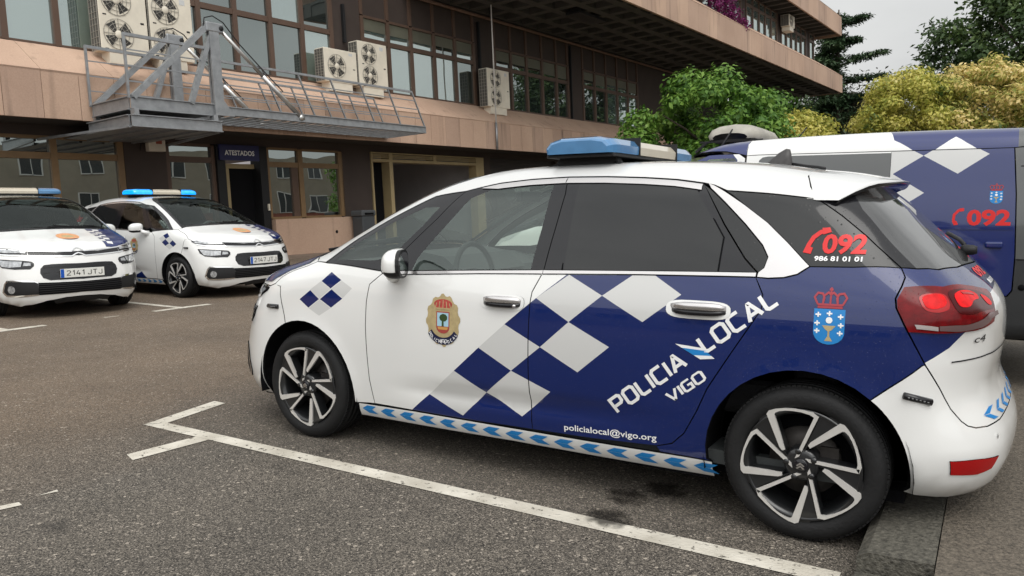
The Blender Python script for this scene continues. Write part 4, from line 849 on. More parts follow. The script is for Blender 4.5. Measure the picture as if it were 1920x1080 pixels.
# ------------------------------------------------------------------ police van (front +x, left side +y)
def make_van():
    S=VAN;root=empty('police_van');M_GREYV=mat("grey_van_paint",(.085,.088,.088),.3,coat=.8,spec=.4);M_DGV=mat("dark_van_plastic",(.022,.023,.024),.55,bump=.1,bscale=150)
    vz=lambda *p:[tuple(q) for q in S.cast(np.array([(x,0,z) for x,z in p],float),np.array([0,1.,0]),1.4,.2)]
    Q=lambda x:float(x+.5*sst(.7,1.6,np.float64(x)))
    fq=lambda L:[(Q(p[0]),)+tuple(p[1:]) for p in L]
    def arc0(cx,cz,r,a0=184,a1=-4,n=16): return vz(*[(cx+r*math.cos(R(a0+(a1-a0)*i/n)),cz+r*math.sin(R(a0+(a1-a0)*i/n))) for i in range(n+1)])
    roof=[(.14,0,1.87),(-1.95,0,1.82),(-1.95,.80,1.76)]+vz((-1.95,1.705),(-1.58,1.70),(-.873,1.709),(.05,1.722),(.14,1.72))
    W3=[[(-.87,1.82),(-.87,1.784),(-1.06,1.669),(-.879,1.549),(-.873,1.50),(.2,1.5),(.2,1.95),(-.80,1.95)],[(-1.06,1.669),(-1.245,1.79),(-1.444,1.665),(-1.268,1.538)],[(-.879,1.545),(-1.076,1.412),(-.976,1.343),(-.80,1.28),(-.80,1.6)]]
    up=lambda q:[(x,.9,z) for x,z in q]
    emit('body',panel(S,roof,(0,.45,.9),.06,join=True,extras=[(vz((-1.0,1.70),(-.87,1.784))+[(-.80,.6,1.9),(-.6,0,2.0),(.3,0,2.0),(.3,.95,1.65),(-1.0,.95,1.65)],1),(vz((-1.115,1.695),(-1.18,1.745),(-1.245,1.79),(-1.31,1.745),(-1.38,1.695)),1),([(-1.60,.9,1.6),(-1.60,.0,2.1),(-2.6,0,2.1),(-2.6,.9,1.6)],2)],inset=.0008),[M_VBLUE,M_WHITE,M_GREYV],root)
    cab=[(.14,0,1.87),(.42,0,1.843),(.60,0,1.80),(.66,.35,1.775),(.66,.60,1.75),(.60,.74,1.735),(.50,.80,1.745),(.30,.845,1.75)]+vz((.14,1.72))
    emit('cab_roof',panel(S,cab,(.2,.4,.9),.07,join=True,extras=[([(.14,.9,1.7),(.14,.7,1.86),(.10,.72,1.85),(.10,.9,1.6),(.27,.9,1.66)],1)]),[M_VBLUE,M_WHITE],root)
    for s in(1,-1):
        sd=vz((-.86,1.706),(-1.578,1.697),(-1.600,1.40),(-1.612,1.0),(-1.606,.78),(-1.58,.742),(-.86,.742))
        door=emit('rear_quarter_panel',panel(S,sd,(0,1,.1),.07,inset=.0012,extras=[(up(q),1) for q in W3]),[M_VBLUE,M_GREYW],root,s)
        fs=vz((.14,1.717),(.05,1.719),(-.86,1.706),(-.86,.742))+arc0(-.78,.335,.40,96,-2)+vz((.14,.35))
        gw=up([(.06,1.55),(.045,1.68),(.02,1.702),(-.02,1.708),(-.875,1.697),(-.875,1.0),(.06,1.0)])
        emit('sliding_door',panel(S,fs,(0,1,.1),.07,inset=.0012,extras=[(gw,1),(up([(-.9,1.02),(-.9,.3),(.2,.3),(.2,1.02)]),2)]),[M_WHITE,M_GREYV,M_VBLUE],root,s)
        rs=vz((-1.583,1.697),(-1.93,1.701),(-1.985,1.3),(-2.02,.7),(-2.02,.50),(-1.6,.45),(-1.2,.40))+arc0(-.78,.335,.40,176,101)+vz((-.90,.737),(-1.585,.737),(-1.611,.775),(-1.617,1.0),(-1.605,1.40))
        emit('rear_panel',panel(S,rs,(0,1,.05),.07,inset=.0012,extras=[(up([(-2.6,.98),(-1.0,.98),(-.8,.98),(-.8,.2),(-2.6,.2)]),1)]),[M_GREYV,M_DGV],root,s)
        fd=vz(*fq([(.15,.35),(.15,1.70),(.20,1.735),(.44,1.735),(.62,1.66),(.95,1.44),(1.25,1.20),(1.27,.80),(1.22,.62),(1.08,.36)]))
        cabglass=up(fq([(.20,1.15),(.20,1.66),(.235,1.705),(.43,1.705),(.58,1.62),(.90,1.41),(1.12,1.22),(1.1,1.13)]))
        emit('front_door',panel(S,fd,(0,1,.1),.07,extras=[(up([(.14,1.05),(.14,1.8),(.30,1.8),(.21,1.69),(.19,1.05)]),1),(cabglass,2)]),[M_VBLUE,M_WHITE,M_CARGLASS],root,s)
        wing=vz(*fq([(1.25,1.20),(1.5,1.17),(1.9,1.05),(2.1,.98),(2.2,.80),(2.2,.45),(2.16,.34)]))+arc0(2.22,.335,.40,-2,184)+vz(*fq([(1.22,.45),(1.24,.62),(1.27,.80)]))
        emit('front_wing',panel(S,wing,(.1,1,.05),.08),[M_WHITE],root,s)
        m=MB();yv=float(S.cast(np.array([[-1.4,0,1.18]]),np.array([0,1.,0]),1.4,.3)[0,1])
        m.box(-1.60,-.86,yv-.012,yv+.004,1.170,1.187);o=m.build('door_rail',M_VBLUE,door)
        if s<0: mirror_obj(o)
        m=MB();yv=float(S.cast(np.array([[-1.49,0,1.07]]),np.array([0,1.,0]),1.4,.3)[0,1]);m.cbox(-1.545,-1.445,yv-.015,yv+.018,1.050,1.093,.012);o=m.build('door_handle',M_VBLUE,door)
        if s<0: mirror_obj(o)
        fx=(lambda x,c:x) if s>0 else (lambda x,c:2*c-x)
        cx=-1.494
        decal('emblem',[([[(fx(x,cx),z) for x,z in q] for q in P],m_,l) for P,m_,l in crest_groups(cx,1.338,.072,.083)],[M_SKYFILM,M_WFILM,M_GOLD,mat("dull_red_film",(.33,.03,.045),.4)],door,S,side=s)
        T,w=font_polys("092",.035)
        ph=[[tuple(p) for p in q] for q in stroke([(-1.268,1.205),(-1.258,1.235),(-1.262,1.268),(-1.285,1.295),(-1.305,1.303)],.016)]+[[(-1.262,1.198),(-1.25,1.225),(-1.275,1.228),(-1.287,1.202)],[(-1.292,1.31),(-1.316,1.312),(-1.318,1.292),(-1.295,1.288)]]
        decal('lettering',[([[(fx(x,-1.41),z) for x,z in q] for q in affine(T,(-1.335,1.202),(-.245/w,0),(0,.099))+ph],0,0)],[M_REDFILM],door,S,side=s)
        hd=[[tuple(p) for p in q] for q in stroke([(-.86,1.5805),(-.0,1.585)],.006)]
    # seams of the rear quarter
    m=MB()
    for z in(1.578,.978):
        yv=float(S.cast(np.array([[-1.76,0,z]]),np.array([0,1.,0]),1.4,.3)[0,1]);m.box(-1.9,-1.62,yv-.01,yv+.0012,z-.003,z+.003)
    m.build('body_seam',M_DARK,root)
    m=MB();yv=float(S.cast(np.array([[-1.655,0,.81]]),np.array([0,1.,0]),1.4,.3)[0,1]);m.lathe([(0,.004),(.02,.004),(.022,-.01)],16,'y',(-1.66,yv,.80));m.build('fuel_cap',M_DARK,root)
    ws=fq([(.66,0,1.785),(.66,.35,1.772),(.67,.60,1.745),(.72,.70,1.69),(1.0,.76,1.52),(1.40,.80,1.30),(1.60,.72,1.24),(1.72,.4,1.235),(1.75,0,1.235)])
    emit('windscreen',panel(S,ws,(.5,.1,.85),.1,join=True,lip=0),[M_SCREEN],root)
    emit('bonnet',panel(S,fq([(1.75,0,1.23),(1.72,.4,1.23),(1.60,.72,1.23),(1.50,.82,1.17),(1.9,.80,1.05),(2.1,.78,.98),(2.32,.4,.98),(2.38,0,.96)]),(.4,.1,.9),.1,join=True),[M_VBLUE],root)
    emit('front_bumper',panel(S,fq([(2.38,0,.95),(2.32,.4,.97),(2.1,.80,.97),(2.2,.85,.8),(2.2,.85,.45),(2.16,.85,.34),(2.3,.6,.28),(2.42,.3,.27),(2.44,0,.27)]),(.8,.5,0),.09,join=True,extras=[([(3.0,-.1,.62),(2.9,.95,.62),(2.9,.95,.2),(3.0,-.1,.2)],1)]),[M_WHITE,M_DGV],root)
    emit('rear_door',panel(S,[(-1.96,0,1.81),(-1.94,.78,1.74),(-1.94,.86,1.68),(-1.98,.90,1.3),(-2.02,.93,.7),(-2.02,.93,.52),(-2.05,.5,.48),(-2.06,0,.47)],(-1,.25,.05),.1,join=True),[M_GREYV],root)
    m=MB();m.box(-.3,2.6,-.84,.84,.22,.36);m.box(-1.9,-.3,-.60,.60,.40,.7);m.box(-.3,1.75,-.80,.80,.36,.7);m.box(1.75,2.6,-.6,.6,.36,.9);m.build('underbody',M_DARK,root)
    m=MB();m.prism([(1.25,.5),(1.25,1.05),(1.5,1.18),(2.0,1.2),(2.0,.5)],-.8,.8,'y');m.box(-.1,.1,-.8,.8,.6,1.7);m.build('dashboard',M_DASH,root)
    for x in(2.22,-.78):
        for s in(1,-1):
            m=MB();m.lathe([(.0,.03),(.2,.03),(.215,.015),(.24,.0),(.30,.004),(.322,.03),(.33,.06),(.33,.19),(.30,.21),(0,.21)],40);m.lathe([(.06,.02),(.17,.012),(.2,.026)],20);w=m.build('wheel',M_RUBBER,root);w.location=(x,.93*s,.33);w.rotation_euler=(0,0,math.pi if s>0 else 0)
            m=MB();m.lathe([(0,.006),(.05,.006),(.08,.02),(.19,.014),(.205,.022)],28);m.build('hub_cap',M_RIMDARK,w)
    for s in(1,-1):
        a=S.cast(np.array([[0,.80*s,1.0],[0,.80*s,1.5]]),np.array([-1.,0,0]),2.4,1.2);m=MB();m.bar(a[0]-[.004,0,0],a[1]-[.004,0,0],.02,.13,up=(0,1,0));m.build('tail_lamp',M_RED,root)
    a=S.cast(np.array([[0,0,.60],[0,0,1.78]]),np.array([-1.,0,0]),2.4,1.2);m=MB();m.tube([tuple(a[0]),tuple(a[1])],.006,6);m.build('door_gap',M_DARK,root)
    return root
M_VBLUE=mat("blue_van_paint",(.003,.013,.105),.3,coat=1,spec=.4,coatr=.06)
def make_van_beacon(parent):
    """covered lamp beam across the cab roof, dusty grey dome on a rack"""
    n=14;V=[];F=[];sec=[(.20,.0),(.215,.04),(.18,.095),(.11,.125),(0,.135),(-.11,.125),(-.18,.095),(-.215,.04),(-.20,.0)]
    ys=[-.46,-.445,-.40,-.30,-.15,0,.15,.30,.40,.445,.46];sc=[.35,.62,.86,.97,1,1,1,.97,.86,.62,.35]
    for y,k in zip(ys,sc):
        for x,z in sec: V.append((.40+x*(.5+.5*k),y,1.888+z*k))
    for i in range(len(ys)-1):
        for j in range(8): a=i*9+j;F.append((a,a+1,a+10,a+9))
    m=MB();m.add(V,F,True);m.build('beacon_dome',mat("dusty_dome",(.33,.31,.27),.5,var=.25,vscale=5),parent)
    m=MB();m.box(.24,.56,-.42,.42,1.868,1.888)
    for y in(.42,-.42): m.bar((.12,y,1.84),(.2,y,1.875),.025,.02);m.bar((.70,y,1.79),(.6,y,1.875),.025,.02);m.bar((.14,y,1.872),(.66,y,1.872),.02,.015)
    m.build('beacon_rack',M_BLACK,parent)
    m=MB();m.tube([(.458,.60,1.755),(.42,.59,1.83),(.345,.57,1.955)],[.012,.008,.006],8);m.lathe([(.03,-.01),(.03,.012),(.01,.03)],12,'z',(.46,.60,1.765));m.build('aerial',M_BLACK,parent)
    m=MB();m.tube([(.05,-.3,1.88),(-.05,-.32,2.02)],.006,6);m.build('aerial',M_BLACK,parent)

# ------------------------------------------------------------------ office building (own frame: +x out of the facade, y along it, z up)
B_LOC=Vector((-14.8214,11.0680,0)); B_ROT=(R(.7098),R(-2.1024),R(-3.4145))
from mathutils import Euler
B_MAT=Matrix.Translation(B_LOC)@Euler(B_ROT,'XYZ').to_matrix().to_4x4()
def on_building(name,loc):
    o=bpy.data.objects.new(name,None);COL.objects.link(o);o.location=B_MAT@Vector(loc);o.rotation_euler=B_ROT;o.empty_display_size=.2;return o
M_BROWN=mat("brown_render",(.050,.036,.030),.75,var=.12,vscale=1.5,bump=.1,bscale=40)
M_BROWNMETAL=mat("bronze_metal",(.10,.062,.044),.45,spec=.4,var=.1,vscale=3)
M_OCHRE=mat("ochre_frame",(.20,.125,.06),.45,var=.1,vscale=3)
M_CREAMFR=mat("cream_frame",(.36,.28,.15),.5,var=.08,vscale=3)
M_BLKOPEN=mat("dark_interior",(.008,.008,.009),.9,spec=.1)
M_OLIVE=mat("olive_blind",(.115,.115,.085),.65,var=.12,vscale=1.2)
M_GALV=mat("galvanised_steel",(.30,.31,.32),.42,metal=.55,var=.18,vscale=6,bump=.05,bscale=60)
M_ACW=mat("aged_cream_casing",(.70,.64,.53),.5,var=.08,vscale=2.5)
M_ACG=mat("ac_coil",(.09,.085,.075),.6)
M_WGLASS=glass("wavy_window_glass",(0,0,0),.30,(.020,.026,.026),see=False,rough=.01)
M_WGLASS2=glass("wavy_window_sky",(0,0,0),.46,(.10,.14,.135),see=False,rough=.01)
M_GGLASS=glass("wavy_ground_glass",(0,0,0),.34,(.014,.013,.012),see=False,rough=.0)
def stone_mat(name,c1,c2,streak=.35):
    """pinkish granite cladding: fine grain, broad tone drift, rain streaks down from the top edge"""
    m,N,L,b=nodes_of(name);tc=N.new("ShaderNodeTexCoord")
    n1=N.new("ShaderNodeTexNoise");n1.inputs['Scale'].default_value=38;n1.inputs['Detail'].default_value=4;L.new(tc.outputs['Object'],n1.inputs[0])
    n2=N.new("ShaderNodeTexNoise");n2.inputs['Scale'].default_value=.55;n2.inputs['Detail'].default_value=5;L.new(tc.outputs['Object'],n2.inputs[0])
    mp=N.new("ShaderNodeMapping");mp.inputs['Scale'].default_value=(2.2,2.2,.16);L.new(tc.outputs['Object'],mp.inputs[0])
    n3=N.new("ShaderNodeTexNoise");n3.inputs['Scale'].default_value=1.7;n3.inputs['Detail'].default_value=5;L.new(mp.outputs[0],n3.inputs[0])
    r=N.new("ShaderNodeValToRGB");r.color_ramp.elements[0].color=(*c1,1);r.color_ramp.elements[1].color=(*c2,1);r.color_ramp.elements[0].position=.3;r.color_ramp.elements[1].position=.7
    a=N.new("ShaderNodeMath");a.operation='MULTIPLY_ADD';a.inputs[1].default_value=.4;L.new(n1.outputs[0],a.inputs[0]);a2=N.new("ShaderNodeMath");a2.operation='MULTIPLY';a2.inputs[1].default_value=.6;L.new(n2.outputs[0],a2.inputs[0]);L.new(a2.outputs[0],a.inputs[2]);L.new(a.outputs[0],r.inputs[0])
    r3=N.new("ShaderNodeValToRGB");r3.color_ramp.elements[0].position=.58;r3.color_ramp.elements[1].position=.78;r3.color_ramp.elements[0].color=(1,1,1,1);r3.color_ramp.elements[1].color=(1-streak,1-streak,1-streak,1);L.new(n3.outputs[0],r3.inputs[0])
    mx=N.new("ShaderNodeMix");mx.data_type='RGBA';mx.blend_type='MULTIPLY';mx.inputs[0].default_value=1;L.new(r.outputs[0],mx.inputs[6]);L.new(r3.outputs[0],mx.inputs[7]);L.new(mx.outputs[2],b.inputs['Base Color']);b.inputs['Roughness'].default_value=.8
    MATS[name]=m;return m
M_STONE=stone_mat("pink_granite",(.40,.262,.190),(.56,.39,.285)); M_STONE2=stone_mat("pink_granite_streaked",(.35,.23,.168),(.49,.34,.255),.6)
def grid_window(par,y0s,z0,z1,zt,x,fw=.05,frame=M_BROWNMETAL,glasses=None,blinds=True,depth=.12,seed=0):
    """one window band: frame, panes, half-drawn blinds; y0s are mullion positions"""
    rng=random.Random(seed);m=MB()
    for y in y0s: m.box(x-depth,x,y-fw,y+fw,z0,z1)
    for z,h in((z0,.04),(z1,.04),(zt,.07)):
        for a,b in zip(y0s[:-1],y0s[1:]): m.box(x-depth+.01,x-.012,a+fw,b-fw,z-h,z+h)
    w=m.build('window',frame,par)
    m=MB()
    for k,(a,b) in enumerate(zip(y0s[:-1],y0s[1:])):
        m.m=(glasses[k%len(glasses)] if glasses else 0);m.add([(x-.07,a+fw,z0+.04),(x-.07,b-fw,z0+.04),(x-.07,b-fw,zt-.07),(x-.07,a+fw,zt-.07)],[(0,1,2,3)])
        m.m=(glasses[(k+1)%len(glasses)] if glasses else 0);m.add([(x-.07,a+fw,zt+.07),(x-.07,b-fw,zt+.07),(x-.07,b-fw,z1-.04),(x-.07,a+fw,z1-.04)],[(0,1,2,3)])
    m.build('glass',None,w,mats=[M_WGLASS,M_WGLASS2,M_GGLASS],fix=False)
    if blinds:
        m=MB()
        for a,b in zip(y0s[:-1],y0s[1:]):
            zb=zt+.07+(.20 if rng.random()<.75 else .05)+rng.random()*.05;m.box(x-.066,x-.060,a+fw+.01,b-fw-.01,zb,z1-.05)
        m.build('blind',M_OLIVE,w)
    return w
def boxes(name,material,par,*bs):
    for q in bs: MB().box(*q).build(name,material,par)
def make_office():
    root=on_building('office_building',(0,0,0))
    # ---- ground floor
    Y0,Y1=-40,30
    boxes('wall',M_BROWN,root,(-.35,0,Y0,2.16,3.02,3.55),(-.35,0,2.16,Y1,3.06,3.55),(-.35,-.02,-40,-9.2,0,3.02),(-12,-11.6,Y0,Y1,0,8.2),(-12,-.35,Y0,Y0+.3,0,8.2),(-12,-.35,Y1-.3,Y1,0,8.2))
    boxes('pillar',M_BROWN,root,*[(-.35,0.0,a,b,0,3.02 if b<3 else 3.06) for a,b in((-4.47,-3.44),(2.16,3.35),(9.14,9.6),(14.2,Y1))])
    m=MB();m.box(-.30,.05,-40,-2.12,0,1.0);m.build('plinth',M_STONE,root)
    n=10;pl=[(.02,-.53),(.20,-.53),(.20,2.30)]+[(.20-.22*(1-math.cos(i/n*math.pi/2)),2.30+.22*math.sin(i/n*math.pi/2)) for i in range(1,n+1)]+[(-.25,2.52),(-.25,-.53)]
    m=MB();m.prism(pl,0,1.05,'z');m.build('plinth',M_STONE,root)
    m=MB();m.lathe([(0,.21),(.03,.21),(.05,.203),(.055,.19)],16,'x',(0,1.62,.62));m.build('vent_hole',M_BLKOPEN,root)
    m=MB();m.box(-.3,.06,3.16,3.34,0,.95);m.build('plinth',M_STONE,root)
    grid_window(root,[-9.1,-7.55,-6.0,-4.55],1.0,2.99,2.60,.0,.07,M_OCHRE,[2],False)
    grid_window(root,[-3.40,-2.14],1.0,2.99,2.62,-.02,.06,M_BROWNMETAL,[2],False)
    grid_window(root,[-.53,.62,2.12],1.08,3.0,2.56,.0,.08,M_OCHRE,[2],False)
    m=MB();m.box(-.10,-.02,.30,.52,1.1,2.5);m.build('window',M_BROWNMETAL,root)
    # entrance
    m=MB();m.box(-.35,.06,-2.10,-1.86,0,3.02);m.box(-.35,.06,-.80,-.56,0,3.02);m.box(-.35,.05,-1.86,-.80,2.97,3.02)
    fr=m.build('door_frame',M_BLACK,root)
    m=MB();m.box(-.32,-.28,-1.86,-.80,0,2.5);m.build('door',M_BLKOPEN,root)
    m=MB();m.box(-.26,-.22,-1.84,-1.58,.1,2.44);m.box(-.26,-.20,-1.86,-.8,2.44,2.56);m.build('door_leaf',M_CREAMFR,fr)
    m=MB();m.box(.07,.11,-.66,-.61,1.3,1.48);m.build('door_bell',M_ACW,fr)
    # garage opening with louvred fanlight
    m=MB();m.box(-.3,.04,3.36,3.43,0,3.04);m.box(-.3,.05,4.14,4.30,0,3.04);m.box(-.3,.04,8.66,9.13,0,3.04);m.box(-.3,.04,3.43,4.14,3.0,3.04);m.box(-.3,.04,4.30,8.66,3.0,3.04);m.box(-.3,.045,3.43,4.14,2.74,2.83);m.box(-.3,.045,4.30,8.66,2.74,2.83);m.box(-.3,.047,6.30,6.46,2.83,3.0)
    for z in(2.88,2.925,2.965): m.box(-.06,.02,3.43,4.14,z-.013,z+.013);m.box(-.06,.02,4.30,6.30,z-.013,z+.013);m.box(-.06,.02,6.46,8.66,z-.013,z+.013)
    m.build('garage_frame',M_CREAMFR,root)
    m=MB();m.box(-7.2,-7.0,3.0,9.6,0,3.2);m.box(-7.0,-.4,9.2,9.4,0,3.1);m.box(-7.0,-.4,3.0,3.2,0,3.1);m.box(-7,-.4,3.2,9.2,3.1,3.2);m.build('garage_room',mat("grey_room",(.42,.40,.40),.85,var=.1,vscale=1),root)
    m=MB();m.box(-.35,-.30,3.43,4.14,0,2.74);m.build('door',M_BLKOPEN,root)
    m=MB()
    for i in range(26): m.box(-.2,-.14 if i%2 else -.12,9.6,14.2,.12*i,.12*i+.112)
    m.build('roller_shutter',mat("brown_shutter",(.035,.028,.025),.6),root)
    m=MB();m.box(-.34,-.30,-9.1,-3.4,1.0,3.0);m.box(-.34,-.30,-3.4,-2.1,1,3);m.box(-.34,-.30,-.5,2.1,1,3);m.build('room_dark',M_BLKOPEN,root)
    # ---- first floor: soffit, stone parapet, sloping ledge
    m=MB();m.box(-.35,1.15,Y0,23.8,3.25,3.40);m.build('soffit',mat("soffit_paint",(.045,.04,.036),.8),root)
    P=.725;rng=random.Random(3);m=MB();y=-40.0;k=0
    while y<23.6:
        j=rng.uniform(-.006,.006);m.m=1 if rng.random()<.35 else 0
        m.box(1.12,1.20+j*.5,y+.005,y+P-.005,3.22+abs(j),4.175);y+=P
    m.build('parapet',None,root,mats=[M_STONE,M_STONE2])
    m=MB();m.box(-.2,1.115,Y0,23.6,3.40,4.15);m.box(-.2,.6,Y0,23.6,4.15,4.5);m.build('parapet_core',M_DARK,root)
    m=MB();y=-40.0
    while y<23.6:
        a,b=y+.004,y+2*P-.004;m.add([(1.215,a,4.18),(1.215,b,4.18),(.20,b,4.885),(.20,a,4.885),(1.18,a,4.10),(1.18,b,4.10),(.20,b,4.80),(.20,a,4.80)],[(0,1,2,3),(4,7,6,5),(0,4,5,1),(2,6,7,3),(0,3,7,4),(1,5,6,2)]);y+=2*P
    m.build('ledge',M_STONE,root)
    m=MB();m.box(1.15,1.19,Y0,23.6,4.172,4.183);m.build('ledge_drip',M_STONE2,root)
    # ---- first floor windows between brown piers
    groups=[[-16.5,-15.4,-14.4,-13.3,-12.2,-11.1],[-9.95,-8.9,-7.88,-6.80,-5.77,-4.66],[-3.42,-2.38,-1.32,-.22,.86,1.94],[3.18,4.30,5.36,6.50,7.62,8.68],[9.95,11.0,12.08,13.2,14.3,15.22],[16.5,17.56,18.64,19.74,20.84,21.9]]
    GP=[[1],[1,1,1,1,1],[0,0,0,0,1],[1,1,1,1,0],[0],[0,0,1,1,1]]
    for i,g in enumerate(groups):
        hd=7.9 if i<=2 else 7.12
        grid_window(root,g,4.90,hd,6.42,.20,.065,M_BROWNMETAL,GP[i],i>=3,.14,i)
    prev=-40.0
    for i,g in enumerate(groups):
        boxes('pillar',M_BROWN,root,(-.1,.16,prev,g[0]-.065,4.8,8.2));prev=g[-1]+.065
        boxes('wall',M_BROWN,root,(-.1,.13,g[0]-.065,g[-1]+.065,7.16 if i>=3 else 7.94,8.2))
        if i>=3: boxes('pier',M_BROWNMETAL,root,*[(.13,.19,y-.06,y+.06,7.165,8.18) for y in g])
    boxes('wall',M_BROWN,root,(-.1,.16,prev,30,4.8,8.2))
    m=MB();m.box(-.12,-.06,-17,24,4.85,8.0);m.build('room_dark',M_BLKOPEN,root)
    boxes('down_pipe',M_BLACK,root,(.19,.30,8.9,8.97,4.9,7.9),(.19,.28,15.35,15.41,4.9,8.0),(.18,.27,2.36,2.44,6.2,7.3))
    # ---- projecting second floor on a waffle slab
    C=1.085;m=MB();m.box(-1,4.9,5,43.8,8.56,8.66)
    x=.25
    while x<4.9: m.box(x-.16,x+.16,5,43.7,8.2,8.56);x+=C
    y=5.2
    while y<43.5: m.box(.1,4.9,y-.16,y+.16,8.205,8.555);y+=C
    m.build('waffle_slab',mat("soffit_concrete",(.070,.066,.060),.85,var=.15,vscale=2),root)
    m=MB();m.tube([(.30,5,8.10),(.30,43,8.10)],.055,10);m.build('conduit',mat("rusty_paint",(.13,.075,.048),.7,var=.35,vscale=1.2,col2=(.16,.10,.07)),root)
    for z0,z1,ye,xs in((8.2,9.36,43.9,5.0),(12.04,13.3,43.75,5.0)):
        m=MB();y=5.0;rng=random.Random(int(z0*10))
        while y<ye-.3:
            m.m=1 if rng.random()<.45 else 0;m.box(xs-.1,xs,y+.003,min(y+C,ye)-.003,z0,z1);y+=C
        y=-.0
        for k in range(6): m.m=1 if k%2 else 0;m.box(xs-.1-(k+1)*.8,xs-.103-k*.8,ye-.1,ye,z0,z1)
        m.build('fascia',None,root,mats=[M_STONE,M_STONE2])
        m=MB();m.add([(xs+.012,5,z1),(xs+.012,ye,z1),(xs-1.35,ye-1.2,z1+1.0),(xs-1.35,5,z1+1.0),(xs-.06,5,z1-.06),(xs-.06,ye,z1-.06),(xs-1.35,ye-1.2,z1+.9),(xs-1.35,5,z1+.9)],[(0,1,2,3),(4,7,6,5),(0,4,5,1),(2,6,7,3),(1,5,6,2)])
        m.add([(xs+.012,ye+.012,z1),(xs-6,ye+.012,z1),(xs-6,ye-1.2,z1+1.0),(xs-1.35,ye-1.2,z1+1.0)],[(0,1,2,3)]);m.build('ledge',M_STONE,root)
    m=MB();m.box(-1,4.88,5,43.6,12.3,12.5);y=20.0
    while y<43.5: m.box(3.5,4.9,y-.14,y+.14,12.06,12.3);y+=C
    m.build('waffle_slab',mat("soffit_concrete",(.070,.066,.060),.85),root)
    gy=[[22.0+6.3*i+C*k*1.0 for k in range(6)] for i in range(-2,4)]
    for i,g in enumerate(gy):
        if g[0]>42 or g[0]<5.2: continue
        g=[y for y in g if y<42.7];grid_window(root,g,10.35,12.05,11.55,3.62,.06,M_BROWNMETAL,[1],False,.12,20+i)
    prev=5.0
    for g in gy:
        if g[0]>42 or g[0]<5.2: continue
        boxes('pillar',M_BROWN,root,(3.3,3.58,prev,g[0]-.06,10.3,12.3));prev=min(g[-1]+.06,42.6)
    if prev<42.6: boxes('pillar',M_BROWN,root,(3.3,3.58,prev,42.7,10.3,12.3))
    boxes('wall',M_BROWN,root,(-4,3.28,42.5,42.6,10.2,12.3))
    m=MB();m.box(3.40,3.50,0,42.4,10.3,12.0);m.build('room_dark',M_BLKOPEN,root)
    m=MB();m.box(2.6,3.2,11.2,13.2,8.10,8.2);m.build('soffit_lamp',M_BLACK,root)
    # rear bulk standing under the slab beyond the low wing
    boxes('wall',M_BROWN,root,(-8,-2.5,30.05,43,0,8.2))
    return root
def make_sign():
    o=on_building('entrance_sign',(.07,-1.45,2.62));m=MB();m.box(0,.05,-.60,.60,0,.40);p=m.build('panel',mat("navy_sign",(.012,.014,.075),.4,var=.1,vscale=3),o)
    T,w=font_polys("ATESTADOS",.03);m=MB()
    for t in affine(T,(-.45,.135),(.90/w,0),(0,.125)): m.add([(.0525,a,b) for a,b in t],[(0,1,2)])
    m.build('lettering',mat("sign_white",(.70,.70,.68),.5),p,fix=False);return o
def make_ac(name,y0,y1,z0,z1,fans,x0=.38,x1=.76):
    """outdoor unit: casing, coil side with wire guard, one or two fans behind round guards"""
    o=on_building(name,(x0,(y0+y1)/2,z0));w=(y1-y0)/2;h=z1-z0;d=x1-x0
    m=MB();m.cbox(0,d,-w+.03,w,.03,h,.012);m.box(.02,d-.02,-w+.2,w-.2,-.22,.032);cas=m.build('casing',M_ACW,o)
    m=MB();m.box(.02,d-.02,-w+.012,-w+.03,.06,h-.03);coil=m.build('coil',M_ACG,o)
    m=MB()
    for i in range(12): m.box(.01,d-.01,-w,-w+.012,.05+(h-.09)*i/11-.004,.05+(h-.09)*i/11+.004)
    for i in range(4): m.box(.02+(d-.05)*i/3,.03+(d-.05)*i/3,-w-.001,-w+.011,.05,h-.04)
    m.build('coil_guard',mat("wire_grey",(.30,.28,.24),.5),coil)
    yc=-w+.03+(2*w)*.36;r=min(.335,w*.62,(h/fans)*.45)
    for k in range(fans):
        zc=.05+(h-.08)*(k+.5)/fans if fans>1 else h*.5
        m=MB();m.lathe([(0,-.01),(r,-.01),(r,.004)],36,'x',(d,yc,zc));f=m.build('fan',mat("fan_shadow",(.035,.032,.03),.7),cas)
        m=MB()
        for b in range(4):
            a0=b*90+20;q=[(yc+rr*math.cos(R(a)),zc+rr*math.sin(R(a))) for rr,a in((.08,a0),(r*.9,a0-8),(r*.95,a0+38),(.1,a0+60))];m.add([(d+.003-.002*(i>1),a,b_) for i,(a,b_) in enumerate(q)],[(0,1,2,3)])
        m.build('fan_blade',mat("fan_grey",(.045,.042,.038),.6),f,fix=False)
        m=MB()
        for rr in(.45,.7,.98): m.lathe([(r*rr-.004,.012),(r*rr+.004,.012),(r*rr+.004,.018),(r*rr-.004,.018)],36,'x',(d,yc,zc))
        for i in range(12):
            a=i*math.pi/6;m.bar((d+.016,yc+.08*math.cos(a),zc+.08*math.sin(a)),(d+.016,yc+r*math.cos(a),zc+r*math.sin(a)),.009)
        m.build('fan_guard',mat("wire_grey",(.30,.28,.24),.5),f)
        m=MB();m.lathe([(0,.024),(.07,.022),(.085,.010)],20,'x',(d,yc,zc));m.build('fan_hub',M_ACW,f)
        if fans>1: m=MB();m.box(d,d+.006,yc-r*.95,yc-r*.72,zc-r*1.02-.01,zc-r*1.02+.015);m.build('grip',M_BLACK,cas)
    m=MB();m.box(d,d+.006,w-.16,w-.08,h*.46,h*.485);m.build('grip',M_BLACK,cas)
    m=MB();m.box(d,d+.003,w-.30,w-.16,h*.86,h*.94);m.build('rating_plate',M_GREYW,cas)
    return o
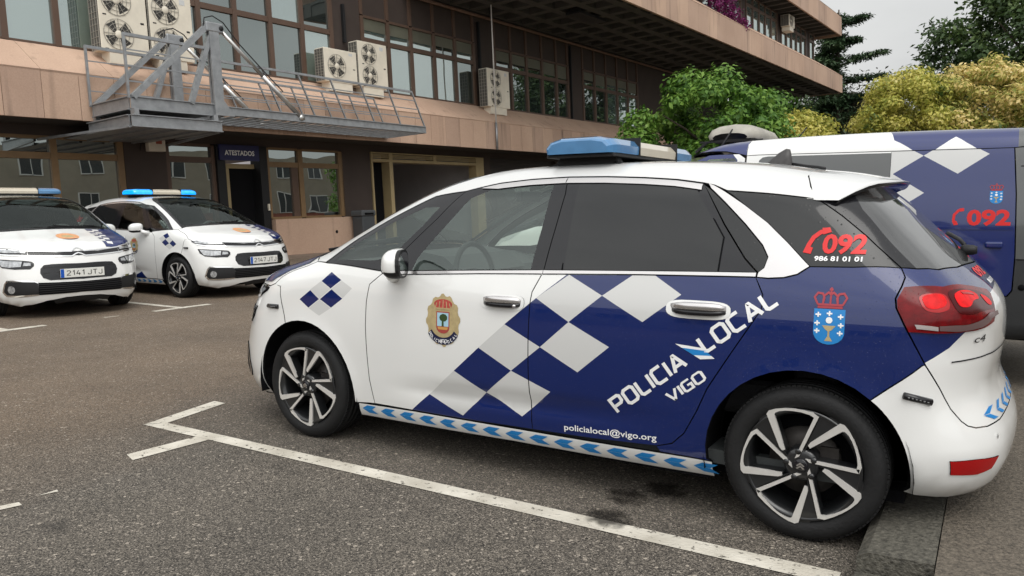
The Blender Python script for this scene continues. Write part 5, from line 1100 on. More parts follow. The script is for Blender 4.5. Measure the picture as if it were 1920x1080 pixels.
def make_gantry():
    """galvanised lifting platform hung in front of the parapet"""
    o=on_building('lifting_platform',(2.0,-4.0,3.3));T=Matrix.Translation((-2.0,4.0,-3.3))
    def bld(m,n,mt=M_GALV,par=None): 
        m.v=[tuple(T@Vector(v)) for v in m.v];return m.build(n,mt,par or o)
    def ibeam(m,a,b,h=.20,w=.10,t=.018):
        a=Vector(a);b=Vector(b);dz=Vector((0,0,h/2));m.bar(a+dz,b+dz,w,t);m.bar(a-dz,b-dz,w,t);m.bar(a,b,.02,h-t)
    m=MB();ibeam(m,(2.8,-5.75,3.41),(2.8,-3.9,3.41),.24);ibeam(m,(1.3,-5.75,3.41),(1.3,-3.9,3.41),.24);ibeam(m,(1.35,-5.75,3.41),(2.75,-5.75,3.41),.24);m.box(1.32,2.78,-5.7,-3.95,3.30,3.325)
    bld(m,'deck')
    m=MB();ibeam(m,(2.86,-5.80,3.06),(2.86,-3.80,3.06),.22);ibeam(m,(1.2,-5.80,3.06),(2.80,-5.80,3.06),.22);ibeam(m,(1.2,-3.85,3.06),(2.80,-3.85,3.06),.22)
    m.box(.0,2.8,-5.75,-3.9,2.965,2.985)
    for y in(-5.3,-4.8,-4.3): m.bar((.1,y,2.95),(2.8,y,2.95),.06,.05)
    m.bar((0.0,-6.3,2.93),(2.8,-5.8,2.95),.05,.05);m.bar((0.0,-3.4,2.93),(2.8,-3.85,2.95),.05,.05)
    bld(m,'lower_deck')
    m=MB()
    for y in(-5.7,-3.95): m.box(2.76,2.90,y-.05,y+.05,3.17,3.30);m.box(1.3,1.4,y-.05,y+.05,3.17,3.30)
    bld(m,'spacer')
    for x in(2.8,1.3):
        m=MB();m.box(x-.07,x-.02,-3.93,-3.70,3.3,5.12);m.box(x+.02,x+.07,-3.93,-3.70,3.3,5.12);m.box(x-.02,x+.02,-3.83,-3.80,3.3,5.1);m.cbox(x-.08,x+.08,-4.0,-3.58,5.05,5.26,.03);m.add([(x+.075,-3.93,3.3),(x+.075,-3.45,3.3),(x+.075,-3.70,3.62),(x+.075,-3.93,3.62),(x+.06,-3.93,3.3),(x+.06,-3.45,3.3),(x+.06,-3.70,3.62),(x+.06,-3.93,3.62)],[(0,1,2,3),(7,6,5,4),(0,4,5,1),(1,5,6,2),(2,6,7,3),(3,7,4,0)])
        tw=bld(m,'tower')
        m=MB();m.lathe([(0,.095),(.05,.095),(.055,.085),(.055,.07)],14,'x',(x,-3.64,5.15));bld(m,'pin',M_BLACK,tw)
        m=MB();m.bar((x,-5.7,3.52),(x,-3.95,5.16),.11,.11);bld(m,'brace')
        m=MB();m.bar((x,-4.45,3.5),(x,-3.9,4.95),.10,.10);bld(m,'brace')
        m=MB();m.tube([(x,-3.62,5.14),(x,-2.55,4.24)],.042,12);m.tube([(x,-2.6,4.28),(x,-1.60,3.44)],.055,12);m.lathe([(0,-.06),(.07,-.06),(.07,.06),(0,.06)],12,'x',(x,-1.58,3.42));bld(m,'hydraulic_ram',mat("polished_steel",(.55,.54,.52),.28,metal=.8,var=.15,vscale=5))
        m=MB();m.tube([(x+.03,-4.05,5.1),(x+.03,-4.0,5.33),(x+.03,-3.8,5.4),(x+.03,-3.55,5.3),(x+.05,-3.2,4.9),(x+.05,-2.4,4.22),(x+.05,-2.1,3.98)],.014,6);m.tube([(x-.0,-3.82,5.1),(x,-3.82,4.2),(x,-3.84,3.3),(x,-3.95,3.1)],.022,6);bld(m,'hose',M_BLACK)
        # ramp with its side beam
        m=MB();ibeam(m,(x,-3.75,3.42),(x,2.85,3.40),.17,.09);bld(m,'ramp_beam')
        # hand rails: left part upright, right part leaning with the folded ramp
        m=MB();zt=4.72;m.bar((x,-5.80,zt),(x,-4.0,zt-.02),.06,.06)
        for k in range(1,4): m.bar((x,-5.78,3.52+(zt-3.5)*k/4),(x,-3.98,3.52+(zt-3.5)*k/4),.022,.022)
        for y in(-5.78,): m.bar((x,y,3.5),(x,y,zt),.045,.045)
        m.bar((x,-3.7,4.47),(x,2.36,4.42),.05,.05)
        for k in range(1,4):
            f=k/4;m.bar((x,-3.7,3.5+.97*f),(x,2.85-.49*f,3.48+.94*f),.022,.022)
        for i in range(5):
            yb=-2.6+1.0*i;m.bar((x,yb+.46,3.48),(x,yb,4.45),.04,.03)
        m.bar((x,2.85,3.46),(x,2.36,4.43),.04,.03)
        bld(m,'hand_rail')
    m=MB()
    for i in range(24): y=-3.6+.27*i;m.bar((1.3,y,3.33),(2.8,y,3.33),.06,.03)
    m.bar((1.3,2.86,3.40),(2.8,2.86,3.40),.06,.18);bld(m,'ramp_slat')
    return o
def make_small():
    o=on_building('litter_bin',(.52,2.42,.02));m=MB();m.cbox(-.22,.22,-.26,.26,.0,1.02,.03);m.build('bin_body',mat("grey_bin",(.055,.06,.065),.5),o);m=MB();m.cbox(-.25,.25,-.29,.29,1.02,1.20,.04);m.build('lid',mat("grey_bin_lid",(.07,.075,.08),.45),o);m=MB();m.box(.225,.262,-.18,.18,1.06,1.12);m.build('slot',M_DARK,o)
    b=on_building('alarm_box',(.0,-3.74,2.77));m=MB();m.cbox(.0,.16,-.20,.22,0,.27,.012);m.build('box_body',M_ACW,b);m=MB();m.box(.16,.164,-.02,.13,.17,.25);m.build('red_panel',mat("faded_red",(.33,.07,.04),.5),b);m=MB();m.tube([(.06,-.21,.2),(.06,-.33,.18),(.02,-.34,.02)],.014,6);m.build('cable',M_BLACK,b)
    p=on_building('aerial_pole',(1.26,8.38,3.2));m=MB();m.tube([(0,0,0),(0,.0,.95)],.04,8);m.build('pole_foot',M_GALV,p);m=MB();m.tube([(0,0,.9),(.03,0,7.5)],[.028,.018],8);m.build('pole',mat("white_tube",(.62,.60,.57),.5),p)
    return o,b,p

# ------------------------------------------------------------------ trees and plants
def leaf_mat(name,cols,scale=.7,trans=.25):
    m,N,L,b=nodes_of(name);N.remove(b);out=N["Material Output"]
    g=N.new("ShaderNodeNewGeometry");tc=N.new("ShaderNodeTexCoord");n=N.new("ShaderNodeTexNoise");n.inputs['Scale'].default_value=scale;n.inputs['Detail'].default_value=3;L.new(tc.outputs['Object'],n.inputs[0])
    a=N.new("ShaderNodeMath");a.operation='MULTIPLY_ADD';a.inputs[1].default_value=.45;L.new(g.outputs['Random Per Island'],a.inputs[0])
    s=N.new("ShaderNodeMath");s.operation='MULTIPLY_ADD';s.inputs[1].default_value=1.1;s.inputs[2].default_value=-.28;L.new(n.outputs[0],s.inputs[0]);L.new(s.outputs[0],a.inputs[2])
    r=N.new("ShaderNodeValToRGB");r.color_ramp.elements[0].color=(*cols[0],1);r.color_ramp.elements[1].color=(*cols[-1],1);r.color_ramp.elements[0].position=.12;r.color_ramp.elements[1].position=.92
    for i,c in enumerate(cols[1:-1]): e=r.color_ramp.elements.new(.12+.8*(i+1)/(len(cols)-1));e.color=(*c,1)
    L.new(a.outputs[0],r.inputs[0]);d=N.new("ShaderNodeBsdfPrincipled");d.inputs['Roughness'].default_value=.5;d.inputs['Specular IOR Level'].default_value=.3;t=N.new("ShaderNodeBsdfTranslucent");L.new(r.outputs[0],d.inputs['Base Color']);L.new(r.outputs[0],t.inputs['Color'])
    mx=N.new("ShaderNodeMixShader");mx.inputs[0].default_value=trans;L.new(d.outputs[0],mx.inputs[1]);L.new(t.outputs[0],mx.inputs[2]);L.new(mx.outputs[0],out.inputs[0]);MATS[name]=m;return m
def leaves(name,parent,material,clumps,n,size,seed,droop=.3,aspect=.5,fill=.55,flat=0,face=0.0):
    """leaf-sized rhombs spread through clump volumes; clumps: (x,y,z,rx,ry,rz)"""
    g=np.random.default_rng(seed);C=np.array(clumps,float);w=(C[:,3]*C[:,4]*C[:,5])**(2/3);k=g.choice(len(C),n,p=w/w.sum())
    d=g.normal(size=(n,3));d/=np.linalg.norm(d,axis=1,keepdims=True);rad=(1-fill*g.random(n)**1.6)[:,None]*(1+.12*g.normal(size=(n,1)))
    P=C[k,:3]+d*rad*C[k,3:]
    if face:
        q=g.normal(size=(n,3));ax=np.cross(d+np.array([0,0,.35]),q);ax/=np.linalg.norm(ax,axis=1,keepdims=True);ax=ax+(1-face)*d+g.normal(size=(n,3))*.35
    else: ax=d*np.array([1,1,.4])+g.normal(size=(n,3))*.55
    ax[:,2]-=droop;ax/=np.linalg.norm(ax,axis=1,keepdims=True)
    up=d+g.normal(size=(n,3))*(.35 if face else .6)+np.array([0,0,.6+flat]);sd=np.cross(ax,up);sd/=np.maximum(np.linalg.norm(sd,axis=1,keepdims=True),1e-6);nn=np.cross(sd,ax)
    s=size*(.6+.8*g.random((n,1)))
    V=np.stack([P-ax*s*.5,P+sd*s*aspect*.5+nn*s*.08,P+ax*s*.5,P-sd*s*aspect*.5+nn*s*.08],1).reshape(-1,3)
    me=bpy.data.meshes.new(name);me.vertices.add(4*n);me.vertices.foreach_set("co",V.ravel());me.loops.add(4*n);me.loops.foreach_set("vertex_index",np.arange(4*n));me.polygons.add(n);me.polygons.foreach_set("loop_start",np.arange(n)*4);me.polygons.foreach_set("loop_total",np.full(n,4));me.update();me.validate()
    return link(name,me,parent,material)
def crown_clumps(c,r,n,cr,seed,top=1.0,low=-.6):
    """clumps scattered over an uneven crown envelope"""
    g=random.Random(seed);out=[]
    for i in range(n):
        z=low+(top-low)*(i+.5)/n;a=i*2.39996+g.uniform(-.5,.5);h=math.sqrt(max(0,1-z*z))*g.uniform(.62,1.02);k=cr*g.uniform(.65,1.3)
        out.append((c[0]+r[0]*h*math.cos(a),c[1]+r[1]*h*math.sin(a),c[2]+r[2]*z*g.uniform(.9,1.05),k*g.uniform(.9,1.3),k*g.uniform(.9,1.3),k*g.uniform(.6,.9)))
    out.append((c[0],c[1],c[2],r[0]*.55,r[1]*.55,r[2]*.6));return out
M_BARK=mat("bark",(.060,.046,.035),.9,var=.3,vscale=9,bump=.5,bscale=18)
def make_tree(name,x,y,h,c,r,lm,n,size,seed,nc=34,cr=.75,trunk=.16,**kw):
    o=empty(name,(x,y,0));m=MB();m.tube([(0,0,-.1),(.05,.03,h*.2),(-.04,.06,h*.4),(0,0,h*.75)],[trunk,trunk*.8,trunk*.6,trunk*.2],9);g=random.Random(seed)
    for i in range(9):
        a=i*2.4;z=h*(.22+.055*i);m.tube([(0,0,z),(r[0]*.4*math.cos(a),r[1]*.4*math.sin(a),z+.12*h),(r[0]*.78*math.cos(a),r[1]*.78*math.sin(a),z+.2*h)],[trunk*.45,trunk*.25,trunk*.08],6)
    m.build('trunk',M_BARK,o)
    leaves('crown',o,lm,crown_clumps(c,r,nc,cr,seed,**{k:v for k,v in kw.items() if k in('top','low')}),n,size,seed,**{k:v for k,v in kw.items() if k not in('top','low')})
    return o
def make_cedar(x,y,h):
    o=empty('cedar_tree',(x,y,0));m=MB();m.tube([(0,0,0),(0,0,h*.6),(0,0,h)],[.45,.28,.05],9);cl=[];g=random.Random(5)
    for i in range(26):
        z=h*(.22+.77*i/26);a=i*2.1+g.uniform(-.4,.4);l=((h-z)*.24+1.6)*g.uniform(.45,1.35);e=(l*math.cos(a),l*math.sin(a),z+.1*l);m.tube([(0,0,z-.3),(e[0]*.5,e[1]*.5,z+.05*l),e],[.10,.06,.02],6)
        for t in(.3,.5,.7,.9,1.0): cl.append((e[0]*t,e[1]*t,z+.12*l*t,.6+.55*(1-t),.6+.55*(1-t),.20+.16*(1-t)))
    for z in(.2,.3,.4,.5,.6,.7,.8,.9): cl.append((-.8,0,h*z,3.1*(1.2-z),3.1*(1.2-z),1.3))
    m.build('trunk',M_BARK,o);leaves('crown',o,leaf_mat("cedar_needles",[(.018,.040,.018),(.042,.080,.036),(.085,.130,.055)],.5,.15),cl,34000,.34,11,droop=.1,aspect=.35,flat=1.0,fill=.9);return o

# ------------------------------------------------------------------ ground, kerb, markings
def asphalt():
    m,N,L,b=nodes_of("asphalt");tc=N.new("ShaderNodeTexCoord");g=tc.outputs['Object']
    def noise(sc,det=4,src=g,rough=.6):
        n=N.new("ShaderNodeTexNoise");n.inputs['Scale'].default_value=sc;n.inputs['Detail'].default_value=det;n.inputs['Roughness'].default_value=rough;L.new(src,n.inputs[0]);return n.outputs[0]
    def ramp(src,*st):
        r=N.new("ShaderNodeValToRGB");e=r.color_ramp.elements;e[0].position=st[0][0];e[0].color=(*st[0][1],1);e[1].position=st[-1][0];e[1].color=(*st[-1][1],1)
        for p,c in st[1:-1]: x=e.new(p);x.color=(*c,1)
        L.new(src,r.inputs[0]);return r.outputs[0]
    def mix(f,a,c,bt='MIX'):
        x=N.new("ShaderNodeMix");x.data_type='RGBA';x.blend_type=bt
        if isinstance(f,float): x.inputs[0].default_value=f
        else: L.new(f,x.inputs[0])
        for s,i in((a,6),(c,7)):
            if isinstance(s,tuple): x.inputs[i].default_value=(*s,1)
            else: L.new(s,x.inputs[i])
        return x.outputs[2]
    v=N.new("ShaderNodeTexVoronoi");v.inputs['Scale'].default_value=185;L.new(g,v.inputs[0]);sp=N.new("ShaderNodeSeparateColor");L.new(v.outputs['Color'],sp.inputs[0])
    v2=N.new("ShaderNodeTexVoronoi");v2.inputs['Scale'].default_value=85;L.new(g,v2.inputs[0]);sp2=N.new("ShaderNodeSeparateColor");L.new(v2.outputs['Color'],sp2.inputs[0])
    # stones of the wearing course: per-cell tone, a few pale chips
    warm=ramp(sp.outputs[0],(.0,(.045,.036,.028)),(.5,(.146,.108,.077)),(.82,(.22,.167,.120)),(.95,(.26,.213,.165)),(1,(.38,.33,.27)))
    cool=ramp(sp.outputs[0],(.0,(.024,.021,.0185)),(.55,(.112,.099,.083)),(.86,(.19,.168,.14)),(.96,(.25,.22,.185)),(1,(.42,.37,.32)))
    chips=ramp(sp2.outputs[1],(.0,(0,0,0)),(.982,(0,0,0)),(.99,(.7,.7,.7)),(1,(1,1,1)))
    sx=N.new("ShaderNodeSeparateXYZ");L.new(g,sx.inputs[0])
    wob=N.new("ShaderNodeMath");wob.operation='MULTIPLY_ADD';wob.inputs[1].default_value=1.6;L.new(noise(.9,5),wob.inputs[0]);L.new(sx.outputs[0],wob.inputs[2])
    mr=N.new("ShaderNodeMapRange");mr.inputs['From Min'].default_value=-2.3;mr.inputs['From Max'].default_value=-.9;L.new(wob.outputs[0],mr.inputs[0])
    wy=N.new("ShaderNodeMath");wy.operation='MULTIPLY_ADD';wy.inputs[1].default_value=1.2;L.new(noise(.7,4),wy.inputs[0]);L.new(sx.outputs[1],wy.inputs[2])
    base=mix(mr.outputs[0],warm,cool)
    base=mix(chips,base,(.42,.37,.31))
    tone=ramp(noise(.55,5),(.25,(.72,.72,.72)),(.75,(1.2,1.18,1.15)));base=mix(1.0,base,tone,'MULTIPLY')
    # oil-dark drips and damp where cars stand (their own stains, kept low)
    n4=noise(2.4,5);st=ramp(n4,(.60,(0,0,0)),(.70,(1,1,1)))
    dry=N.new("ShaderNodeMapRange");dry.inputs['From Min'].default_value=-1.0;dry.inputs['From Max'].default_value=-.2;L.new(sx.outputs[1],dry.inputs[0])
    mm=N.new("ShaderNodeMath");mm.operation='MULTIPLY';L.new(st,mm.inputs[0]);L.new(mr.outputs[0],mm.inputs[1]);m2=N.new("ShaderNodeMath");m2.operation='MULTIPLY';m2.inputs[1].default_value=.45;L.new(mm.outputs[0],m2.inputs[0])
    base=mix(m2.outputs[0],base,(.010,.0095,.009))
    L.new(base,b.inputs['Base Color'])
    rr=N.new("ShaderNodeMapRange");rr.inputs['To Min'].default_value=.50;rr.inputs['To Max'].default_value=.85;L.new(noise(3,4),rr.inputs[0]);L.new(rr.outputs[0],b.inputs['Roughness']);b.inputs['Specular IOR Level'].default_value=.35
    bp=N.new("ShaderNodeBump");bp.inputs['Strength'].default_value=.75;bp.inputs['Distance'].default_value=.006;L.new(v.outputs['Distance'],bp.inputs['Height']);L.new(bp.outputs[0],b.inputs['Normal'])
    MATS["asphalt"]=m;return m
def worn_paint():
    m,N,L,b=nodes_of("worn_road_paint");out=N["Material Output"];tc=N.new("ShaderNodeTexCoord")
    n=N.new("ShaderNodeTexNoise");n.inputs['Scale'].default_value=26;n.inputs['Detail'].default_value=7;n.inputs['Roughness'].default_value=.72;L.new(tc.outputs['Object'],n.inputs[0])
    r=N.new("ShaderNodeValToRGB");r.color_ramp.elements[0].position=.36;r.color_ramp.elements[1].position=.42;L.new(n.outputs[0],r.inputs[0])
    n2=N.new("ShaderNodeTexNoise");n2.inputs['Scale'].default_value=5;n2.inputs['Detail'].default_value=5;L.new(tc.outputs['Object'],n2.inputs[0]);r2=N.new("ShaderNodeValToRGB");r2.color_ramp.elements[0].position=.3;r2.color_ramp.elements[1].position=.7;r2.color_ramp.elements[0].color=(.42,.385,.32,1);r2.color_ramp.elements[1].color=(.66,.62,.54,1);L.new(n2.outputs[0],r2.inputs[0]);L.new(r2.outputs[0],b.inputs['Base Color']);b.inputs['Roughness'].default_value=.7
    bp=N.new("ShaderNodeBump");bp.inputs['Strength'].default_value=.5;bp.inputs['Distance'].default_value=.005;v=N.new("ShaderNodeTexVoronoi");v.inputs['Scale'].default_value=72;L.new(tc.outputs['Object'],v.inputs[0]);L.new(v.outputs['Distance'],bp.inputs['Height']);L.new(bp.outputs[0],b.inputs['Normal'])
    t=N.new("ShaderNodeBsdfTransparent");mx=N.new("ShaderNodeMixShader");L.new(r.outputs[0],mx.inputs[0]);L.new(t.outputs[0],mx.inputs[1]);L.new(b.outputs[0],mx.inputs[2]);L.new(mx.outputs[0],out.inputs[0]);MATS["worn"]=m;return m
def make_ground():
    m=MB();m.add([(-400,-400,0),(400,-400,0),(400,400,0),(-400,400,0)],[(0,1,2,3)]);tag(m.build('ground',asphalt(),fix=False),kind='structure')
    wp=worn_paint()
    def mark(*quads):
        m=MB()
        for q in quads: m.add([(x,y,.004) for x,y in q],[tuple(range(len(q)))])
        tag(m.build('road_marking',wp,fix=False),kind='structure')
    mark([(-2.50,-1.215),(1.585,-1.185),(1.585,-1.075),(-2.40,-1.115)],[(-2.50,-1.2),(-2.40,-1.115),(-2.50,-.60),(-2.62,-.60)],[(-1.86,-1.208),(-1.98,-1.209),(-2.02,-1.62),(-1.90,-1.66)])
    mark([(-7.40,2.10),(-7.40,2.97),(-7.52,2.97),(-7.52,2.10)],[(-7.52,2.47),(-7.52,2.57),(-10.2,2.60),(-10.2,2.50)]);mark([(-7.42,-.1),(-7.42,.72),(-7.54,.72),(-7.54,-.1)],[(-7.54,.25),(-7.54,.35),(-10,.35),(-10,.25)]);mark([(-7.45,5.0),(-7.45,5.8),(-7.56,5.8),(-7.56,5.0)])
    mark([(-7.46,1.42),(-7.44,1.62),(-7.48,1.63),(-7.5,1.45)]);mark([(-1.77,-2.40),(-1.74,-2.30),(-1.79,-2.29),(-1.82,-2.37)]);mark([(-1.80,-2.20),(-1.77,-2.12),(-1.80,-2.11)])
    # tar-dark puddle stains beside the bay line
    g=random.Random(4)
    M_STAIN,N,L,b=nodes_of("oil_stain");tc=N.new("ShaderNodeTexCoord");n=N.new("ShaderNodeTexNoise");n.inputs['Scale'].default_value=14;n.inputs['Detail'].default_value=6;L.new(tc.outputs['Object'],n.inputs[0])
    ln=N.new("ShaderNodeVectorMath");ln.operation='LENGTH';L.new(tc.outputs['Object'],ln.inputs[0]);f=N.new("ShaderNodeMath");f.operation='MULTIPLY_ADD';f.inputs[1].default_value=-4.2;L.new(ln.outputs['Value'],f.inputs[0]);L.new(n.outputs[0],f.inputs[2])
    rp=N.new("ShaderNodeMapRange");rp.inputs['From Min'].default_value=.02;rp.inputs['From Max'].default_value=.30;rp.inputs['To Max'].default_value=.6;L.new(f.outputs[0],rp.inputs[0]);b.inputs['Base Color'].default_value=(.014,.012,.010,1);b.inputs['Roughness'].default_value=.45
    t=N.new("ShaderNodeBsdfTransparent");mx=N.new("ShaderNodeMixShader");L.new(rp.outputs[0],mx.inputs[0]);L.new(t.outputs[0],mx.inputs[1]);L.new(b.outputs[0],mx.inputs[2]);L.new(mx.outputs[0],N["Material Output"].inputs[0])
    for x,y,r in((.63,-1.06,.075),(.72,-.62,.10),(.60,-.80,.06)):
        m=MB();pts=[(r*2.6*math.cos(a)*1.3,r*2.6*math.sin(a)*.9,.0065) for a in np.linspace(0,2*math.pi,19)[:-1]];m.add(pts,[tuple(range(18))]);so=m.build('oil_stain',M_STAIN,fix=False);so.location=(x,y,0);tag(so,kind='structure')
    conc=mat("kerb_concrete",(.085,.079,.064),.7,var=.6,vscale=48,bump=1.0,bscale=80);pav=mat("pavement_concrete",(.105,.088,.068),.75,var=.6,vscale=70,bump=.9,bscale=90)
    m=MB();y=-1.13;first=True
    while y<12:
        y1=y+(1.0 if not first else .95);m.add([(1.64,y+.004,0),(1.64,y+.004,.095),(1.675,y+.004,.122),(1.885,y+.004,.128),(1.885,y+.004,0),(1.64,y1-.004,0),(1.64,y1-.004,.095),(1.675,y1-.004,.122),(1.885,y1-.004,.128),(1.885,y1-.004,0)],[(0,1,2,3,4),(9,8,7,6,5),(0,5,6,1),(1,6,7,2),(2,7,8,3),(3,8,9,4)]);y=y1;first=False
    k=tag(m.build('kerb',conc),kind='structure')
    m=MB();m.add([(1.64,-1.14,0),(1.64,-1.14,.05),(1.885,-1.14,.06),(1.885,-1.14,0),(1.64,-1.9,0),(1.64,-1.9,.012),(1.885,-1.9,.02),(1.885,-1.9,0)],[(0,1,2,3),(7,6,5,4),(0,4,5,1),(1,5,6,2),(2,6,7,3)]);tag(m.build('kerb',conc),kind='structure')
    m=MB();m.box(1.889,14,-6,11.9,-.1,.124);tag(m.build('pavement',pav),kind='structure')
    m=MB();m.box(-14.9,-13.9,9.5,34,-.1,.06);m.box(-14.6,-13.6,-20,9.5,-.1,.05);tag(m.build('pavement',mat("pale_paving",(.20,.15,.115),.8,var=.2,vscale=3),None),kind='structure')
make_ground()

# ------------------------------------------------------------------ everything in its place
near,plate_x=make_police_car(); near.rotation_euler=(0,0,math.pi)
side=copy_tree(near); mid=copy_tree(near)
make_lightbar(near); make_lightbar(side); make_lightbar(mid,True)
make_plate(side,plate_x,"2141 JTJ"); make_plate(mid,plate_x,"2147 JTJ"); make_plate(near,plate_x,"")
side.location=(-10.18,1.84,0);side.rotation_euler=(0,0,-.175); mid.location=(-9.97,4.13,.0);mid.rotation_euler=(0,0,0)
GC="police cars parked in the yard"
tag(near,"nearest police car in profile, checkered doors, rear wheel against the kerb",'car',GC)
tag(side,"white police car facing the yard with plate 2141 JTJ, roof beam unlit",'car',GC)
tag(mid,"white police car facing the yard with plate 2147 JTJ, roof beam flashing blue",'car',GC)
van=make_van();make_van_beacon(van);van.location=(.5,2.9,0);van.rotation_euler=(0,0,math.pi)
tag(van,"navy, white and grey police van behind the nearest car, red 092 on its side",'van')
office=make_office();tag(office,"brown office building with pink granite parapets and a floor jutting out on a waffle slab",'building')
sg=make_sign();tag(sg,"navy sign reading ATESTADOS above the black entrance",'sign')
A=[make_ac('ac_unit',-5.18,-4.07,4.80,6.34,2),make_ac('ac_unit',-4.03,-2.94,4.80,6.34,2),make_ac('ac_unit',1.05,2.31,4.84,5.80,1),make_ac('ac_unit',2.36,3.58,4.83,6.18,2),make_ac('ac_unit',8.62,10.0,4.78,6.17,2)]
LB=["cream twin fan AC unit behind the platform, left of the adjoining pair","cream twin fan AC unit behind the platform, right of the adjoining pair","low AC unit with one fan beside a taller twin fan unit","tall twin fan AC unit beside the low single fan one","lone twin fan AC unit on the ledge behind the white aerial pole"]
for o,l in zip(A,LB): tag(o,l,'AC unit',"AC units on the first floor ledge")
a6=make_ac('ac_unit',34.1,35.3,11.25,11.95,1,3.7,4.2);tag(a6,"small AC unit high under the uppermost slab, above second floor windows",'AC unit')
gan=make_gantry();tag(gan,"galvanised steel lifting platform with folded ramp and hand rails over the entrance",'platform')
bn,bx,pole=make_small();tag(bn,"dark grey litter bin at the end of the pink plinth",'bin');tag(bx,"cream alarm box with red panel on the brown pillar",'alarm box');tag(pole,"thin white aerial pole fixed to the stone parapet",'pole')
# plants
green=leaf_mat("maple_leaves",[(.015,.045,.008),(.07,.165,.024),(.16,.29,.045),(.27,.40,.085)],.9,.3)
yel=leaf_mat("yellow_leaves",[(.06,.11,.02),(.38,.39,.07),(.64,.58,.15),(.80,.72,.32)],.8,.42)
org=leaf_mat("ochre_leaves",[(.04,.09,.015),(.34,.36,.08),(.76,.60,.24),(.90,.76,.42)],.9,.42)
dkg=leaf_mat("dark_leaves",[(.014,.032,.010),(.05,.09,.028),(.11,.16,.045)],.5,.2)
t=make_tree('maple_tree',-6.7,22.9,5.4,(0,0,3.0),(2.75,2.75,2.55),green,26000,.19,1,64,.56,.16,droop=.5,face=.6);tag(t,"bright green leafy tree in front of the building under the jutting slab",'tree')
t=make_tree('yellow_tree',-5.1,29.6,4.8,(0,0,3.0),(2.0,1.9,1.95),yel,14000,.17,2,40,.5,.12,face=.75);tag(t,"small yellow tree half behind the bright green tree",'tree')
t=make_tree('yellow_tree',-1.15,29.8,5.8,(0,0,3.7),(1.85,1.9,2.55),yel,26000,.15,3,70,.5,.16,face=.75);tag(t,"rounded yellow green tree left of the ochre one, above the van roof",'tree')
t=make_tree('ochre_tree',1.25,31.4,6.0,(0,0,3.9),(2.7,2.4,2.55),org,32000,.17,4,90,.5,.18,face=.75);tag(t,"broad ochre yellow tree above the van, its tips tinged orange",'tree')
t=make_tree('dark_tree',3.6,51.5,14,(0,0,9.0),(5.8,5.0,6.0),dkg,30000,.34,5,90,1.15,.4,fill=.8);tag(t,"tall dark green tree behind the ochre one at the edge of the view",'tree')
ced=make_cedar(-8.9,60,15.8);tag(ced,"dark cedar with level boughs behind the end of the building",'tree')
o=empty('ivy_bank',(-8.3,64,0));m=MB();m.lathe([(5.8,-.2),(5.6,3.4),(4.6,7.0),(2.8,9.4),(0,10.2)],26,'z');m.build('bank_core',mat("bank_earth",(.022,.022,.013),.95,var=.3,vscale=2),o)
leaves('ivy',o,leaf_mat("ivy_leaves",[(.020,.026,.011),(.070,.070,.034),(.13,.115,.065)],.35,.1),[(0,0,2.8,5.9,5.9,7.6),(1.5,-.8,4.3,4.3,4.3,5.6),(-1.9,-.6,4.6,3.8,3.8,5.6)],20000,.32,8,fill=.12);tag(o,"steep bank overgrown with brown green ivy under the cedar",'bank')
t=make_tree('dark_tree',-10.6,46,7,(0,0,4.2),(3.4,3.2,3.6),dkg,12000,.28,21,40,.9,.25,fill=.8);tag(t,"shadowy dark green tree under the end of the jutting slab",'tree')
bg=on_building('bougainvillea',(4.5,22.8,9.5));leaves('blossom',bg,leaf_mat("magenta_bracts",[(.045,.010,.030),(.17,.016,.10),(.30,.035,.20)],2.2,.3),[(-.2,-.7,.9,.55,.9,.9),(.05,.3,.35,.5,.9,.55),(.25,1.3,.0,.42,.8,.38),(-.1,.2,1.2,.5,.8,.7),(.1,-1.6,1.1,.4,.6,.7)],3600,.13,9,fill=.9)
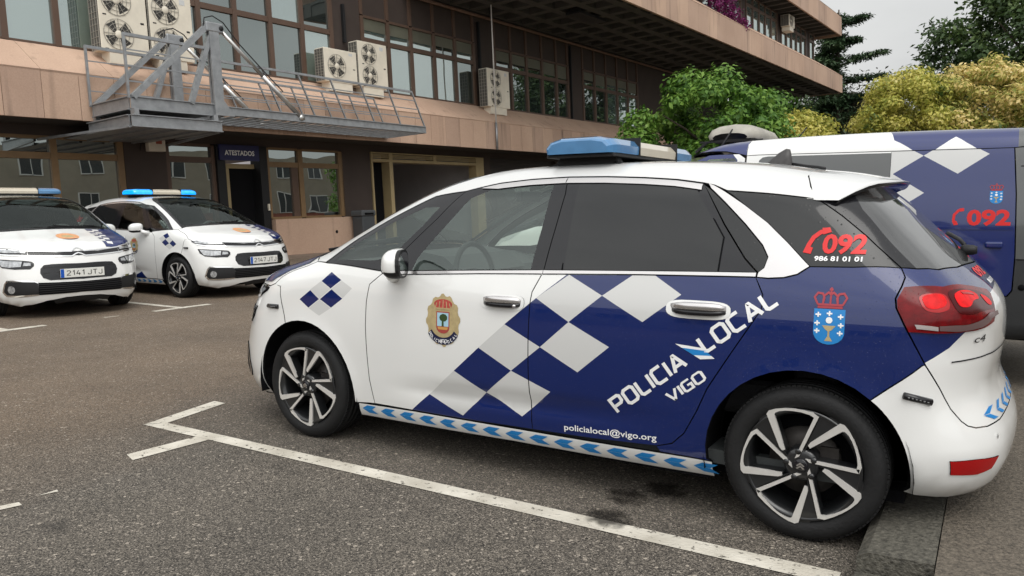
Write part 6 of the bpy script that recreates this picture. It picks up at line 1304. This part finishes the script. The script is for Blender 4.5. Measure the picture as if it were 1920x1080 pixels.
m=MB();m.tube([(-.6,-.4,-.2),(-.2,0,.5),(.1,.5,.4),(.3,1.4,.0)],.03,6);m.build('stem',M_BARK,bg);tag(bg,"magenta bougainvillea spilling over the second floor ledge",'plant')

def make_unseen_apartments(name,loc,rz,w,h,label,seed,roof=True):  # both blocks stand out of view, put in only to give reflections
    """unseen block added to be mirrored: rendered wall, rows of white framed windows, tiled lean-to"""
    o=empty(name,loc,rz);wall=mat("beige_render",(.34,.30,.24),.85,var=.12,vscale=.7) if roof else mat("pale_render",(.50,.48,.44),.85,var=.12,vscale=.7);m=MB();m.box(-8,0,-w/2,w/2,0,h);m.build('wall',wall,o)
    g=random.Random(seed);n=int(w/3.4)
    for i in range(n):
        for k in range(int(h/3)):
            if k==0 and roof: continue
            y=-w/2+3.4*(i+.5)+g.uniform(-.3,.3);z=3*k+1.0;m=MB()
            for a,b_,c,d in((-.9,-.82,0,1.5),(.82,.9,0,1.5),(-.04,.04,0,1.5),(-.82,.82,0,.08),(-.82,.82,1.42,1.5)): m.box(0,.06,y+a,y+b_,z+c,z+d)
            f=m.build('window',mat("white_frame",(.7,.7,.68),.5),o);m=MB();m.box(-.0,.03,y-.82,y+.82,z+.08,z+1.42);m.build('glass',mat("dim_pane",(.06,.07,.075),.1,spec=.8),f)
    if roof:
        m=MB();k=0;y=-w/2
        m.add([(3.2,-w/2,2.5),(3.2,w/2,2.5),(0,w/2,3.9),(0,-w/2,3.9)],[(0,1,2,3)]);
        while y<w/2: m.tube([(3.22,y,2.53),(0,y,3.93)],.09,6);y+=.26
        m.build('tile_roof',mat("red_tile",(.26,.075,.045),.8,var=.3,vscale=3),o);m=MB();m.box(0,3,-w/2,w/2,0,2.5);m.build('wall',mat("lean_to_wall",(.12,.10,.08),.85,var=.2,vscale=1),o)
    return tag(o,label,'building')
make_unseen_apartments('unseen_apartment_block',(27,24,0),math.pi,50,9.0,"unseen beige apartment block with white windows and red tiled lean-to, added for office window reflections",3)
make_unseen_apartments('unseen_apartment_block',(-4,-27,0),math.pi/2,120,4.6,"unseen plain beige apartment block added behind the viewer for car paint reflections",5,False)
